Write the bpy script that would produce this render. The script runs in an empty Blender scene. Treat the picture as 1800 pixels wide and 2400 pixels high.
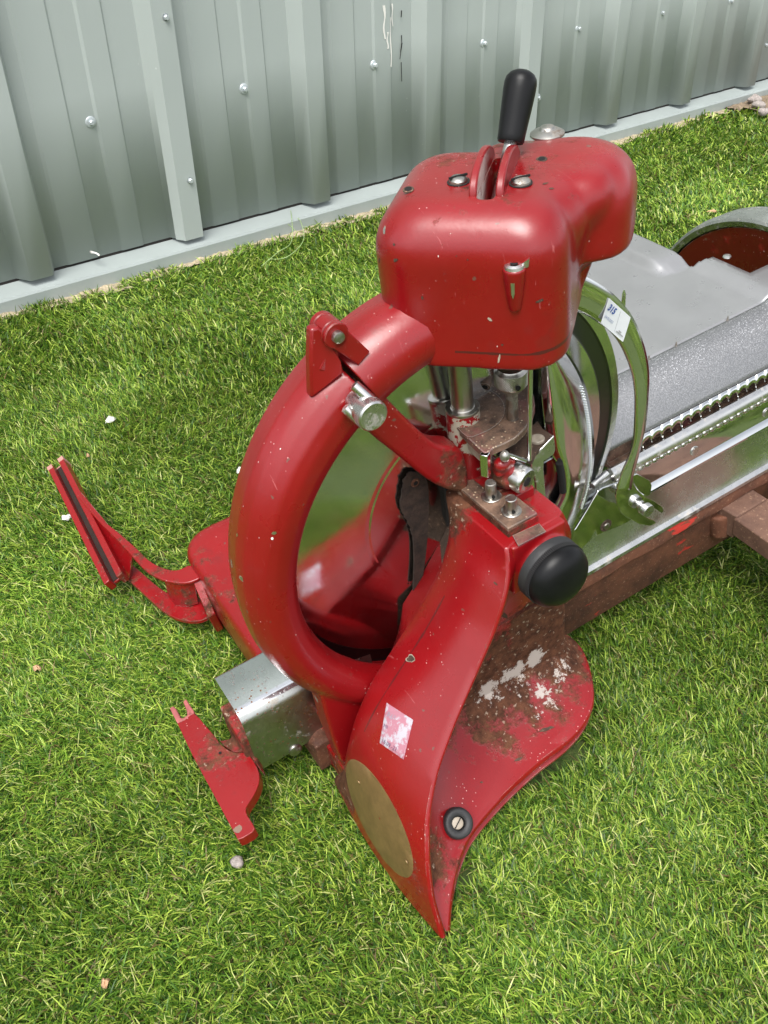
import bpy, bmesh, math, random
import numpy as np
from mathutils import Vector, Matrix, noise as mnoise
random.seed(7); rng = np.random.default_rng(7)
SC = bpy.context.scene; COL = SC.collection
D2R = math.radians

# ------------------------------------------------------------------ camera
H_CAM = 0.66
F = 2170.0                                   # focal length in pixels of the 1800 x 2400 photograph
_d = Vector((64.5 * 1.085, -2673 * 1.085, -F)).normalized()
_z = -_d
_x = (Vector((1, 0, 0)) - _z * _z.x).normalized()
_y = _z.cross(_x)
CAMR = Matrix((_x, _y, _z))                  # camera axes -> world axes
cam_data = bpy.data.cameras.new("camera")
cam = bpy.data.objects.new("camera", cam_data); COL.objects.link(cam)
cam_data.sensor_fit = 'HORIZONTAL'; cam_data.sensor_width = 36.0
cam_data.lens = 36.0 * F / 1800.0
cam_data.clip_start = 0.02; cam_data.clip_end = 300
cam.matrix_world = Matrix.Translation((0, 0, H_CAM)) @ CAMR.to_4x4()
SC.camera = cam

# ------------------------------------------------------------------ sky, sun, exposure
SUN_EL, SUN_AZ = 62.0, 192.0                  # azimuth measured clockwise from +Y
world = bpy.data.worlds.new("World"); SC.world = world; world.use_nodes = True
wn = world.node_tree; wn.nodes.clear()
sky = wn.nodes.new('ShaderNodeTexSky'); sky.sky_type = 'NISHITA'; sky.sun_disc = False
sky.sun_elevation = D2R(SUN_EL); sky.sun_rotation = D2R(SUN_AZ)
sky.air_density = 1.0; sky.dust_density = 3.0; sky.ozone_density = 1.0
hs = wn.nodes.new('ShaderNodeHueSaturation'); hs.inputs['Saturation'].default_value = 0.18
hs.inputs['Value'].default_value = 1.15
tc = wn.nodes.new('ShaderNodeTexCoord')
nz = wn.nodes.new('ShaderNodeTexNoise'); nz.inputs['Scale'].default_value = 2.2; nz.inputs['Detail'].default_value = 6
cr = wn.nodes.new('ShaderNodeValToRGB'); cr.color_ramp.elements[0].position = .38; cr.color_ramp.elements[1].position = .68
cr.color_ramp.elements[0].color = (.72, .75, .80, 1); cr.color_ramp.elements[1].color = (1.45, 1.45, 1.43, 1)
mx = wn.nodes.new('ShaderNodeMix'); mx.data_type = 'RGBA'; mx.blend_type = 'MULTIPLY'; mx.inputs[0].default_value = 1.0
bg = wn.nodes.new('ShaderNodeBackground'); bg.inputs['Strength'].default_value = 0.145
wo = wn.nodes.new('ShaderNodeOutputWorld')
L = wn.links.new
L(sky.outputs[0], hs.inputs['Color']); L(tc.outputs['Generated'], nz.inputs['Vector']); L(nz.outputs['Fac'], cr.inputs[0])
L(hs.outputs[0], mx.inputs[6]); L(cr.outputs[0], mx.inputs[7]); L(mx.outputs[2], bg.inputs['Color']); L(bg.outputs[0], wo.inputs[0])
sun_d = bpy.data.lights.new("sun", 'SUN'); sun_d.energy = 1.9; sun_d.angle = D2R(36); sun_d.color = (1, .965, .91)
sun = bpy.data.objects.new("sun", sun_d); COL.objects.link(sun)
az = D2R(SUN_AZ); el = D2R(SUN_EL)
sdir = Vector((math.sin(az) * math.cos(el), math.cos(az) * math.cos(el), math.sin(el)))
sun.rotation_euler = (-sdir).to_track_quat('-Z', 'Y').to_euler(); sun.location = (0, 0, 5)
SC.view_settings.view_transform = 'Standard'; SC.view_settings.look = 'None'
SC.view_settings.exposure = 0.72; SC.view_settings.gamma = 1.0

# ------------------------------------------------------------------ frames
def rz(a): return Matrix.Rotation(D2R(a), 3, 'Z')
MR = Matrix.Rotation(D2R(31.41), 3, 'Z') @ Matrix.Rotation(D2R(-7.35), 3, 'Y') @ Matrix.Rotation(D2R(1.37), 3, 'X')
MRT = MR.transposed()
DB = 0.464
CB = Vector((.6073 * DB, DB, -1.0054 * DB))  # blade centre seen from the camera, machine axes
BASE = Vector((-.03, -.06, -.235))           # foot of the machine in machine coordinates
def ray(u, v): return CAMR @ Vector(((u - 900) / F, -(v - 1200) / F, -1.0))
def at(u, v, ax, val, k=1.085):
    """machine coordinates of the photograph point (u,v) on the machine plane axis ax = val"""
    r = MRT @ ray(u * k, v * k); t = (val + CB[ax]) / r[ax]
    return r * t - CB
def ats(u, v, ax, val): return at(u, v, ax, val, 1.0)
def gnd(u, v, z=0.0, k=1.085):
    r = ray(u * k, v * k); t = (z - H_CAM) / r.z
    return Vector((r.x * t, r.y * t, z))
def m2w(p): return MR @ (Vector(p) + CB) + Vector((0, 0, H_CAM))

# ------------------------------------------------------------------ materials
def newmat(name):
    m = bpy.data.materials.new(name); m.use_nodes = True
    nt = m.node_tree; b = nt.nodes['Principled BSDF']
    return m, nt, b
def N(nt, t, **kw):
    n = nt.nodes.new(t)
    for k, v in kw.items():
        if k in n.inputs: n.inputs[k].default_value = v
        else: setattr(n, k, v)
    return n
def coord(nt, scale=(1, 1, 1), kind='Object'):
    t = N(nt, 'ShaderNodeTexCoord'); mp = N(nt, 'ShaderNodeMapping'); mp.inputs['Scale'].default_value = scale
    nt.links.new(t.outputs[kind], mp.inputs[0]); return mp.outputs[0]
def noise(nt, vec, scale, detail=4, rough=.55, dist=0):
    n = N(nt, 'ShaderNodeTexNoise'); n.inputs['Scale'].default_value = scale; n.inputs['Detail'].default_value = detail
    n.inputs['Roughness'].default_value = rough; n.inputs['Distortion'].default_value = dist
    nt.links.new(vec, n.inputs['Vector']); return n.outputs['Fac']
def ramp(nt, fac, a, b, ca=(0, 0, 0, 1), cb=(1, 1, 1, 1)):
    r = N(nt, 'ShaderNodeValToRGB'); r.color_ramp.elements[0].position = a; r.color_ramp.elements[1].position = b
    r.color_ramp.elements[0].color = ca; r.color_ramp.elements[1].color = cb
    nt.links.new(fac, r.inputs[0]); return r.outputs[0]
def mixc(nt, fac, a, b, mode='MIX'):
    m = N(nt, 'ShaderNodeMix'); m.data_type = 'RGBA'; m.blend_type = mode
    for s, i in ((fac, 0), (a, 6), (b, 7)):
        if isinstance(s, (int, float)): m.inputs[i].default_value = s
        elif isinstance(s, (tuple, list)): m.inputs[i].default_value = tuple(s) + ((1,) if len(s) == 3 else ())
        else: nt.links.new(s, m.inputs[i])
    return m.outputs[2]
def mth(nt, op, a, b=None, c=None, clamp=False):
    m = N(nt, 'ShaderNodeMath'); m.operation = op; m.use_clamp = clamp
    for i, s in enumerate((a, b, c)):
        if s is None: continue
        if isinstance(s, (int, float)): m.inputs[i].default_value = s
        else: nt.links.new(s, m.inputs[i])
    return m.outputs[0]
def sep(nt, vec):
    s = N(nt, 'ShaderNodeSeparateXYZ'); nt.links.new(vec, s.inputs[0]); return s.outputs
def bump(nt, b, h, strength=.3, dist=.001):
    n = N(nt, 'ShaderNodeBump'); n.inputs['Strength'].default_value = strength; n.inputs['Distance'].default_value = dist
    nt.links.new(h, n.inputs['Height']); nt.links.new(n.outputs[0], b.inputs['Normal']); return n
def spots(nt, vec, scale, lo, hi, rnd=.5):
    """small irregular flecks: voronoi cells of which only some carry a fleck"""
    v = N(nt, 'ShaderNodeTexVoronoi'); v.inputs['Scale'].default_value = scale
    nt.links.new(vec, v.inputs['Vector'])
    c = N(nt, 'ShaderNodeSeparateColor'); nt.links.new(v.outputs['Color'], c.inputs[0])
    keep = mth(nt, 'GREATER_THAN', c.outputs[0], rnd)
    near = ramp(nt, v.outputs['Distance'], lo, hi, (1, 1, 1, 1), (0, 0, 0, 1))
    return mth(nt, 'MULTIPLY', keep, near)

def edge_mask(nt, radius=.0011):
    be = N(nt, 'ShaderNodeBevel'); be.samples = 4; be.inputs['Radius'].default_value = radius
    ge = N(nt, 'ShaderNodeNewGeometry'); d = N(nt, 'ShaderNodeVectorMath'); d.operation = 'DOT_PRODUCT'
    nt.links.new(be.outputs[0], d.inputs[0]); nt.links.new(ge.outputs['Normal'], d.inputs[1])
    return mth(nt, 'MULTIPLY_ADD', d.outputs['Value'], -1.0, 1.0)
def red_paint(name, zones=(), line=None, chips=.84, dust=.93, rust_amt=0.0, flakes=(), tone=1.0):
    m, nt, b = newmat(name); l = nt.links.new
    v = coord(nt)
    big = noise(nt, v, 9, 5)
    base = mixc(nt, ramp(nt, big, .3, .75), (.185 * tone, .0024 * tone, .0038 * tone), (.255 * tone, .0042 * tone, .007 * tone))
    fine = noise(nt, v, 60, 6)
    base = mixc(nt, ramp(nt, fine, .60, .72), base, (.20, .006, .008))
    # thin brown grime in patches
    gr = mth(nt, 'MULTIPLY', ramp(nt, noise(nt, v, 14, 8, .7), .58, .70), ramp(nt, noise(nt, v, 120, 5), .45, .6))
    base = mixc(nt, mth(nt, 'MULTIPLY', gr, .35), base, (.09, .02, .015))
    # scratches: stretched noise
    v2 = coord(nt, (400, 30, 60)); sc = ramp(nt, noise(nt, v2, 1, 3, .6, 1.5), .70, .74)
    base = mixc(nt, mth(nt, 'MULTIPLY', sc, .25), base, (.62, .20, .20))
    dst = mth(nt, 'MULTIPLY', spots(nt, v, 330, .10, .20, dust - .2), ramp(nt, noise(nt, v, 16, 4), .50, .60)); base = mixc(nt, mth(nt, 'MULTIPLY', dst, .75), base, (.72, .45, .42))
    dst2 = mth(nt, 'MULTIPLY', spots(nt, coord(nt, (1, 1.4, .7)), 240, .07, .13, dust - .05), ramp(nt, noise(nt, v, 23, 4), .52, .64)); base = mixc(nt, dst2, base, (.75, .66, .62))
    wob = N(nt, 'ShaderNodeVectorMath'); wob.operation = 'ADD'
    nn = N(nt, 'ShaderNodeTexNoise'); nn.inputs['Scale'].default_value = 180
    vs = N(nt, 'ShaderNodeVectorMath'); vs.operation = 'SCALE'; vs.inputs['Scale'].default_value = .006
    l(v, nn.inputs['Vector']); l(nn.outputs['Color'], vs.inputs[0]); l(vs.outputs[0], wob.inputs[0]); l(v, wob.inputs[1])
    ch = spots(nt, wob.outputs[0], 42, .13, .15, chips)
    base = mixc(nt, ch, base, (.19, .12, .085))
    ch2 = spots(nt, wob.outputs[0], 120, .16, .20, .90); ch2 = mth(nt, 'MULTIPLY', ch2, ramp(nt, noise(nt, v, 19, 3), .46, .56))
    base = mixc(nt, mth(nt, 'MULTIPLY', ch2, .8), base, (.13, .06, .045))
    em = mth(nt, 'ADD', mth(nt, 'MULTIPLY', edge_mask(nt), 2.6), mth(nt, 'MULTIPLY_ADD', noise(nt, v, 90, 8, .75), 2.2, -1.35))
    em = mth(nt, 'MULTIPLY', ramp(nt, em, .12, .22), mth(nt, 'GREATER_THAN', edge_mask(nt), .02))
    base = mixc(nt, mth(nt, 'MULTIPLY', em, .85), base, mixc(nt, ramp(nt, noise(nt, v, 60, 4), .45, .55), (.10, .055, .04), (.42, .36, .31)))
    rust_f = None
    tot = None
    for (cx, cy, cz, r, pw) in zones:
        d = N(nt, 'ShaderNodeVectorMath'); d.operation = 'DISTANCE'
        l(v, d.inputs[0]); d.inputs[1].default_value = (cx - BASE.x, cy - BASE.y, cz - BASE.z)
        f = mth(nt, 'MULTIPLY_ADD', d.outputs['Value'], -1.0 / r, 1.0)
        f = mth(nt, 'MULTIPLY', f, pw)
        tot = f if tot is None else mth(nt, 'MAXIMUM', tot, f)
    if tot is not None or rust_amt:
        nn1 = mth(nt, 'MULTIPLY_ADD', noise(nt, v, 45, 9, .72), 1.6, -.8)
        s = mth(nt, 'ADD', tot if tot is not None else rust_amt, nn1)
        rust_f = ramp(nt, s, .10, .30)
        rc = mixc(nt, ramp(nt, noise(nt, v, 95, 8, .7), .35, .65), (.040, .017, .011), (.14, .058, .032))
        rc = mixc(nt, mth(nt, 'MULTIPLY', ramp(nt, noise(nt, v, 240, 3), .62, .68), .6), rc, (.42, .32, .24))
        base = mixc(nt, rust_f, base, rc)
    for (cx, cy, cz, r, th) in flakes:
        d = N(nt, 'ShaderNodeVectorMath'); d.operation = 'DISTANCE'; l(v, d.inputs[0]); d.inputs[1].default_value = (cx - BASE.x, cy - BASE.y, cz - BASE.z)
        fz = mth(nt, 'ADD', mth(nt, 'MULTIPLY_ADD', d.outputs['Value'], -1.0 / r, 1.0), mth(nt, 'MULTIPLY_ADD', noise(nt, v, 85, 9, .8), 4.2, -2.1))
        base = mixc(nt, ramp(nt, fz, th, th + .08), base, (.46, .40, .36))
    if line:
        base = line(nt, v, base)
    l(base, b.inputs['Base Color'])
    ro = ramp(nt, noise(nt, v, 30, 6), .3, .8, (.24, .24, .24, 1), (.42, .42, .42, 1))
    if rust_f is not None:
        ro = mixc(nt, rust_f, ro, (.8, .8, .8))
    ro = mixc(nt, ch, ro, (.8, .8, .8))
    l(ro, b.inputs['Roughness'])
    b.inputs['Coat Weight'].default_value = .30; b.inputs['Coat Roughness'].default_value = .24
    if rust_f is not None:
        l(mth(nt, 'MULTIPLY_ADD', rust_f, -.30, .30), b.inputs['Coat Weight']); l(mth(nt, 'MULTIPLY_ADD', rust_f, -.38, .5), b.inputs['Specular IOR Level'])
    hgt = mth(nt, 'ADD', mth(nt, 'MULTIPLY', noise(nt, v, 55, 4), .6), mth(nt, 'MULTIPLY', noise(nt, v, 500, 2), .12))
    hgt = mth(nt, 'MULTIPLY_ADD', ch, -.8, hgt)
    if rust_f is not None:
        hgt = mth(nt, 'ADD', hgt, mth(nt, 'MULTIPLY', rust_f, mth(nt, 'MULTIPLY', noise(nt, v, 300, 6, .8), 1.8)))
    bump(nt, b, hgt, .5, .0007)
    return m

def metal(name, col=(.72, .72, .70), rough=.08, stain=.0, stain_col=(.2, .12, .07), speck=0.0, brush=None, rvar=.05, bumps=.0):
    m, nt, b = newmat(name); l = nt.links.new
    v = coord(nt); b.inputs['Metallic'].default_value = 1.0
    base = mixc(nt, ramp(nt, noise(nt, v, 25, 6), .35, .7), tuple(c * .86 for c in col), col)
    r = ramp(nt, noise(nt, v, 70, 7, .7), .35, .75, (rough,) * 3 + (1,), (rough + rvar,) * 3 + (1,))
    if stain:
        s = ramp(nt, noise(nt, v, 38, 9, .75), 1 - stain - .08, 1 - stain + .06)
        base = mixc(nt, s, base, stain_col); r = mixc(nt, s, r, (.75, .75, .75))
        l(mth(nt, 'MULTIPLY_ADD', s, -.85, 1.0), b.inputs['Metallic'])
    if speck:
        s = spots(nt, v, 330, .25, .34, 1 - speck)
        s = mth(nt, 'MULTIPLY', s, ramp(nt, noise(nt, v, 18, 3), .40, .58))
        base = mixc(nt, s, base, (.23, .10, .04)); r = mixc(nt, s, r, (.8, .8, .8))
    l(base, b.inputs['Base Color']); l(r, b.inputs['Roughness'])
    if brush:
        bump(nt, b, noise(nt, coord(nt, brush), 1, 3, .6), .06, .0006)
    elif bumps:
        bump(nt, b, noise(nt, v, 60, 3), bumps, .0006)
    return m

def plain(name, col, rough=.5, metallic=0, var=.15, scale=40, coat=0, bumps=0.0, bscale=200):
    m, nt, b = newmat(name); l = nt.links.new
    v = coord(nt)
    base = mixc(nt, ramp(nt, noise(nt, v, scale, 6, .65), .3, .7), tuple(c * (1 - var) for c in col), tuple(min(1, c * (1 + var)) for c in col))
    l(base, b.inputs['Base Color']); b.inputs['Roughness'].default_value = rough; b.inputs['Metallic'].default_value = metallic
    b.inputs['Coat Weight'].default_value = coat
    if bumps: bump(nt, b, noise(nt, v, bscale, 5, .7), bumps, .001)
    return m

def rust(name, a=(.045, .018, .011), c=(.155, .058, .030), red=0.0, scale=30):
    m, nt, b = newmat(name); l = nt.links.new
    v = coord(nt)
    base = mixc(nt, ramp(nt, noise(nt, v, scale, 10, .72), .33, .68), a, c)
    base = mixc(nt, mth(nt, 'MULTIPLY', ramp(nt, noise(nt, v, 400, 3), .62, .68), .5), base, (.35, .22, .14))
    if red:
        s = ramp(nt, noise(nt, coord(nt, (12, 40, 40)), 1, 7, .6, .4), 1 - red, 1 - red + .02)
        base = mixc(nt, s, base, (.42, .03, .02))
    l(base, b.inputs['Base Color']); b.inputs['Roughness'].default_value = .72
    b.inputs['Specular IOR Level'].default_value = .35
    h = mth(nt, 'ADD', noise(nt, v, 160, 8, .75), mth(nt, 'MULTIPLY', noise(nt, v, 25, 3), .8))
    bump(nt, b, h, .55, .002); return m

def head_line(nt, v, base):
    s = sep(nt, v)
    # machine x,y -> hood axes
    x = mth(nt, 'ADD', s[0], BASE.x); y = mth(nt, 'ADD', s[1], BASE.y); z = mth(nt, 'ADD', s[2], BASE.z)
    u = mth(nt, 'ADD', mth(nt, 'MULTIPLY', x, .676), mth(nt, 'MULTIPLY', y, -.737))
    w = mth(nt, 'ADD', mth(nt, 'MULTIPLY', x, .737), mth(nt, 'MULTIPLY', y, .676))
    z0 = mth(nt, 'MULTIPLY_ADD', mth(nt, 'MAXIMUM', mth(nt, 'ADD', w, .015), 0.0), .42, .1595)
    d = mth(nt, 'ABSOLUTE', mth(nt, 'SUBTRACT', z, z0))
    wid = mth(nt, 'MULTIPLY_ADD', noise(nt, v, 70, 3), .0022, -.0002)
    f = mth(nt, 'LESS_THAN', d, wid)
    f = mth(nt, 'MULTIPLY', f, mth(nt, 'GREATER_THAN', u, .028))
    f = mth(nt, 'MULTIPLY', f, mth(nt, 'LESS_THAN', w, .055))
    base = mixc(nt, mth(nt, 'MULTIPLY', f, .85), base, (.05, .012, .012))
    # chipped lower rim
    e = mth(nt, 'ADD', mth(nt, 'MULTIPLY', mth(nt, 'SUBTRACT', z, .1473), 160.0), mth(nt, 'MULTIPLY', noise(nt, v, 75, 6, .7), -1.0))
    e = ramp(nt, mth(nt, 'ADD', e, 1.0), .50, .58, (1, 1, 1, 1), (0, 0, 0, 1))
    return mixc(nt, e, base, (.13, .09, .06))
def band_line(nt, v, base):
    s = sep(nt, v); y = mth(nt, 'ADD', s[1], BASE.y); z = mth(nt, 'ADD', s[2], BASE.z); x = mth(nt, 'ADD', s[0], BASE.x)
    d = mth(nt, 'ABSOLUTE', mth(nt, 'ADD', y, .0665))
    wid = mth(nt, 'MULTIPLY_ADD', noise(nt, v, 60, 3), .0022, -.0005)
    f = mth(nt, 'LESS_THAN', d, wid)
    f = mth(nt, 'MULTIPLY', f, mth(nt, 'GREATER_THAN', z, -.125)); f = mth(nt, 'MULTIPLY', f, mth(nt, 'LESS_THAN', z, -.028))
    return mixc(nt, mth(nt, 'MULTIPLY', f, .8), base, (.06, .012, .012))

M = {}
M['red'] = red_paint('red_enamel')
M['red_head'] = red_paint('red_enamel_hood', line=head_line, zones=((.045, .0, .25, .045, .16),))
M['red_body'] = red_paint('red_enamel_body', line=band_line, chips=.93, flakes=((-.015, -.062, -.176, .016, .36), (.012, -.062, -.173, .018, .34), (.036, -.062, -.170, .016, .36), (.058, -.075, -.185, .026, .66), (.03, -.085, -.19, .03, .74)), zones=(
    (.060, -.050, -.140, .080, 1.1), (-.01, -.062, -.160, .070, .7), (.068, -.045, -.19, .050, .8), (.03, -.085, -.195, .045, .25), (-.130, -.15, -.19, .035, .3),
    (-.155, -.04, -.20, .035, .8), (-.02, -.03, .03, .04, .8), (.02, -.06, .03, .03, .4)))
M['red_worn'] = red_paint('red_enamel_worn', chips=.86, zones=((-.19, .2, -.19, .06, .25), (-.22, .26, -.18, .08, .16)))
M['red_tips'] = red_paint('red_enamel_bracket', chips=.9, zones=((-.222, .02, -.165, .03, .42),))
M['red_grimy'] = red_paint('red_enamel_grimy', chips=.8, dust=.75, rust_amt=.28)
M['red_guard'] = red_paint('red_enamel_guard', dust=.84, chips=.88, zones=((-.135, -.03, -.215, .035, .45), (-.085, -.045, -.165, .03, .12)), flakes=((-.105, -.04, -.175, .03, .78),))
M['red_dusty'] = red_paint('red_enamel_dusty', dust=.72, chips=.95, zones=((-.02, -.06, .03, .05, .5),))
M['chrome'] = metal('chrome', (.86, .87, .86), .05, brush=(60, 25, 18), rvar=.12)
M['rail'] = metal('brushed_rail_steel', (.68, .69, .67), .20, brush=(3, 300, 300), rvar=.14)
M['blade'] = metal('blade_steel', (.76, .77, .76), .075, brush=(14, 14, 90), rvar=.13)
M['blade_dark'] = metal('blade_groove_steel', (.13, .13, .14), .28)
M['steel'] = metal('dull_steel', (.48, .46, .42), .28, stain=.42, stain_col=(.10, .065, .045))
def greasy():
    m, nt, b = newmat('greasy_rusted_steel'); l = nt.links.new; v = coord(nt)
    base = mixc(nt, ramp(nt, noise(nt, v, 60, 9, .75), .38, .62), (.045, .026, .018), (.20, .12, .08))
    base = mixc(nt, ramp(nt, noise(nt, v, 28, 6, .7), .52, .66), base, (.16, .045, .045))
    fl_ = mth(nt, 'MULTIPLY', spots(nt, v, 420, .22, .34, .70), ramp(nt, noise(nt, v, 40, 4), .42, .55)); base = mixc(nt, fl_, base, (.48, .36, .24))
    e = mth(nt, 'MULTIPLY', edge_mask(nt, .0008), 3.0, clamp=True); base = mixc(nt, e, base, (.60, .58, .54)); l(e, b.inputs['Metallic'])
    l(base, b.inputs['Base Color']); l(ramp(nt, noise(nt, v, 90, 6), .3, .7, (.38, .38, .38, 1), (.7, .7, .7, 1)), b.inputs['Roughness'])
    bump(nt, b, mth(nt, 'ADD', noise(nt, v, 260, 8, .8), fl_), .7, .001); return m
M['steel_dirty'] = greasy()
M['tube'] = metal('spotted_chrome', (.74, .75, .76), .10, speck=.55, rvar=.15)
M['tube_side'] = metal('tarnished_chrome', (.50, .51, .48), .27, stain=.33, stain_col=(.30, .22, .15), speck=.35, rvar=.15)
M['alu'] = metal('pitted_aluminium', (.70, .69, .67), .22, stain=.36, stain_col=(.30, .25, .20), rvar=.2)
M['black'] = plain('black_bakelite', (.006, .006, .0065), .36, var=.3)
M['black'].node_tree.nodes['Principled BSDF'].inputs['Specular IOR Level'].default_value = .22
M['rubber'] = plain('black_rubber', (.018, .018, .019), .55, bumps=.3)
M['dark_bed'] = plain('dark_brown_recess', (.020, .009, .006), .85, var=.3)
M['dark'] = plain('dark_grime', (.012, .009, .008), .8, bumps=.6)
M['hole'] = plain('deep_hole', (.004, .003, .003), .9)
M['rust'] = rust('rusty_iron', red=.40)
M['rust2'] = rust('rusty_iron_flat', (.08, .042, .030), (.16, .085, .058))
M['rust_dark'] = rust('brown_grime', (.035, .022, .016), (.10, .06, .04), scale=60)
M['grime'] = plain('black_brown_grime', (.030, .017, .012), .85, var=.6, scale=150, bumps=1.0)
M['tan'] = plain('worn_primer', (.33, .28, .22), .5, var=.3, scale=150)
M['brass'] = plain('aged_brass', (.20, .125, .050), .42, metallic=.35, var=.22, scale=90)
M['white'] = plain('white_sticker_paper', (.75, .76, .80), .5, var=.04)
M['ink'] = plain('blue_ink', (.03, .08, .30), .5)
M['ink_pale'] = plain('pale_blue_ink', (.20, .25, .42), .5)
M['ink_grey'] = plain('grey_ink', (.38, .38, .40), .5)
M['ink_faint'] = plain('faint_ink', (.28, .26, .32), .6)
M['pen'] = plain('faded_pen_ink', (.10, .08, .14), .6)
M['litter'] = plain('white_scrap', (.70, .68, .64), .7, var=.15)
M['leaf'] = plain('dry_leaf', (.50, .30, .17), .8, var=.35, scale=200)
M['stone'] = plain('grey_stone', (.30, .26, .24), .8, var=.4, scale=200, bumps=.6)
M['soil'] = plain('brown_soil', (.20, .15, .10), .95, var=.5, scale=60, bumps=1.0, bscale=90)
M['grit'] = plain('straw_grit', (.36, .30, .20), .95, var=.5, scale=120, bumps=1.0, bscale=150)

def mat_table():
    m, nt, b = newmat('satin_grey_sheet'); l = nt.links.new; v = coord(nt)
    b.inputs['Metallic'].default_value = .55
    l(mixc(nt, ramp(nt, noise(nt, v, 20, 6), .3, .7), (.29, .29, .295), (.34, .34, .345)), b.inputs['Base Color'])
    l(ramp(nt, noise(nt, v, 60, 6), .3, .8, (.26, .26, .26, 1), (.38, .38, .38, 1)), b.inputs['Roughness'])
    return m
def mat_sparkle():
    m, nt, b = newmat('sparkling_rough_metal'); l = nt.links.new; v = coord(nt)
    b.inputs['Metallic'].default_value = .8
    sp = mth(nt, 'MULTIPLY', spots(nt, v, 900, .25, .42, .72), mth(nt, 'MULTIPLY', ramp(nt, noise(nt, v, 40, 4), .35, .6), ramp(nt, sep(nt, v)[1], .065, .105)))
    l(mixc(nt, sp, mixc(nt, ramp(nt, noise(nt, v, 900, 2), .4, .6), (.22, .22, .225), (.31, .31, .315)), (.98, .98, 1.0)), b.inputs['Base Color'])
    l(ramp(nt, noise(nt, v, 300, 5), .3, .8, (.34, .34, .34, 1), (.52, .52, .52, 1)), b.inputs['Roughness'])
    bump(nt, b, noise(nt, v, 700, 3, .7), .7, .0006); return m
def mat_cladding():
    m, nt, b = newmat('grey_green_coated_steel'); l = nt.links.new
    v = coord(nt); vs = coord(nt, (6, 6, .6))
    base = mixc(nt, ramp(nt, noise(nt, vs, 1, 6, .6), .3, .75), (.338, .374, .357), (.366, .402, .384))
    base = mixc(nt, mth(nt, 'MULTIPLY', ramp(nt, noise(nt, v, 3, 5), .4, .8), .3), base, (.355, .39, .38))
    dr = mth(nt, 'MULTIPLY', spots(nt, v, 30, .03, .06, .8), .5); base = mixc(nt, dr, base, (.62, .64, .62))
    drip = ramp(nt, noise(nt, coord(nt, (45, 45, 1.4)), 1, 5, .6), .70, .78); base = mixc(nt, mth(nt, 'MULTIPLY', drip, .15), base, (.50, .53, .50))
    l(base, b.inputs['Base Color'])
    l(ramp(nt, noise(nt, v, 8, 6), .3, .8, (.55, .55, .55, 1), (.66, .66, .66, 1)), b.inputs['Roughness']); b.inputs['Specular IOR Level'].default_value = .3
    bump(nt, b, mth(nt, 'ADD', noise(nt, v, 5, 3), mth(nt, 'MULTIPLY', noise(nt, v, 260, 2), .05)), .25, .006)
    return m
def mat_ground():
    m, nt, b = newmat('turf_backing'); l = nt.links.new; v = coord(nt)
    base = mixc(nt, ramp(nt, noise(nt, v, 120, 8, .7), .35, .65), (.030, .055, .010), (.095, .135, .028))
    base = mixc(nt, mth(nt, 'MULTIPLY', ramp(nt, noise(nt, v, 300, 4), .6, .7), .6), base, (.14, .12, .05))
    l(base, b.inputs['Base Color']); b.inputs['Roughness'].default_value = .9
    bump(nt, b, noise(nt, v, 200, 6, .7), .8, .004); return m
def mat_grass():
    m, nt, b = newmat('artificial_grass_blades'); l = nt.links.new
    a = N(nt, 'ShaderNodeAttribute'); a.attribute_name = 'tint'
    l(a.outputs['Color'], b.inputs['Base Color']); b.inputs['Roughness'].default_value = .42
    b.inputs['Specular IOR Level'].default_value = .35
    tr = N(nt, 'ShaderNodeBsdfTranslucent'); l(a.outputs['Color'], tr.inputs['Color'])
    mxs = N(nt, 'ShaderNodeMixShader'); mxs.inputs[0].default_value = .28
    out = [n for n in nt.nodes if n.type == 'OUTPUT_MATERIAL'][0]
    l(b.outputs[0], mxs.inputs[1]); l(tr.outputs[0], mxs.inputs[2]); l(mxs.outputs[0], out.inputs[0]); return m
def mat_sticker():
    m, nt, b = newmat('faded_sticker'); l = nt.links.new; v = coord(nt)
    f = ramp(nt, noise(nt, v, 110, 7, .7), .46, .53)
    l(mixc(nt, f, (.44, .41, .46), (.40, .17, .22)), b.inputs['Base Color']); b.inputs['Roughness'].default_value = .6
    return m
M['table'] = mat_table(); M['sparkle'] = mat_sparkle(); M['clad'] = mat_cladding(); M['ground'] = mat_ground()
M['grass'] = mat_grass(); M['sticker'] = mat_sticker()
M['flash'] = plain('grey_flashing', (.31, .345, .335), .42, var=.08, scale=8)
M['screw'] = plain('coated_screw_head', (.50, .54, .56), .35, metallic=.4)

# ------------------------------------------------------------------ object helpers
def make(name, verts, faces, mats, parent=None, sharp=35, smooth=True, fmat=None, world_space=False):
    me = bpy.data.meshes.new(name)
    off = Vector((0, 0, 0)) if (world_space or parent is None) else BASE
    me.from_pydata([tuple(Vector(v) - off) for v in verts], [], faces)
    if not isinstance(mats, (list, tuple)): mats = [mats]
    for m in mats: me.materials.append(m if not isinstance(m, str) else M[m])
    if fmat: me.polygons.foreach_set('material_index', fmat)
    bm = bmesh.new(); bm.from_mesh(me); bmesh.ops.recalc_face_normals(bm, faces=bm.faces); bm.to_mesh(me); bm.free()
    if smooth:
        me.shade_smooth(); me.set_sharp_from_angle(angle=D2R(sharp))
    me.update()
    o = bpy.data.objects.new(name, me); COL.objects.link(o)
    if parent is not None: o.parent = parent
    return o
def bevel(o, w, seg=2, ang=40):
    md = o.modifiers.new('bevel', 'BEVEL'); md.width = w; md.segments = seg; md.limit_method = 'ANGLE'; md.angle_limit = D2R(ang)
    return o
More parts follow.
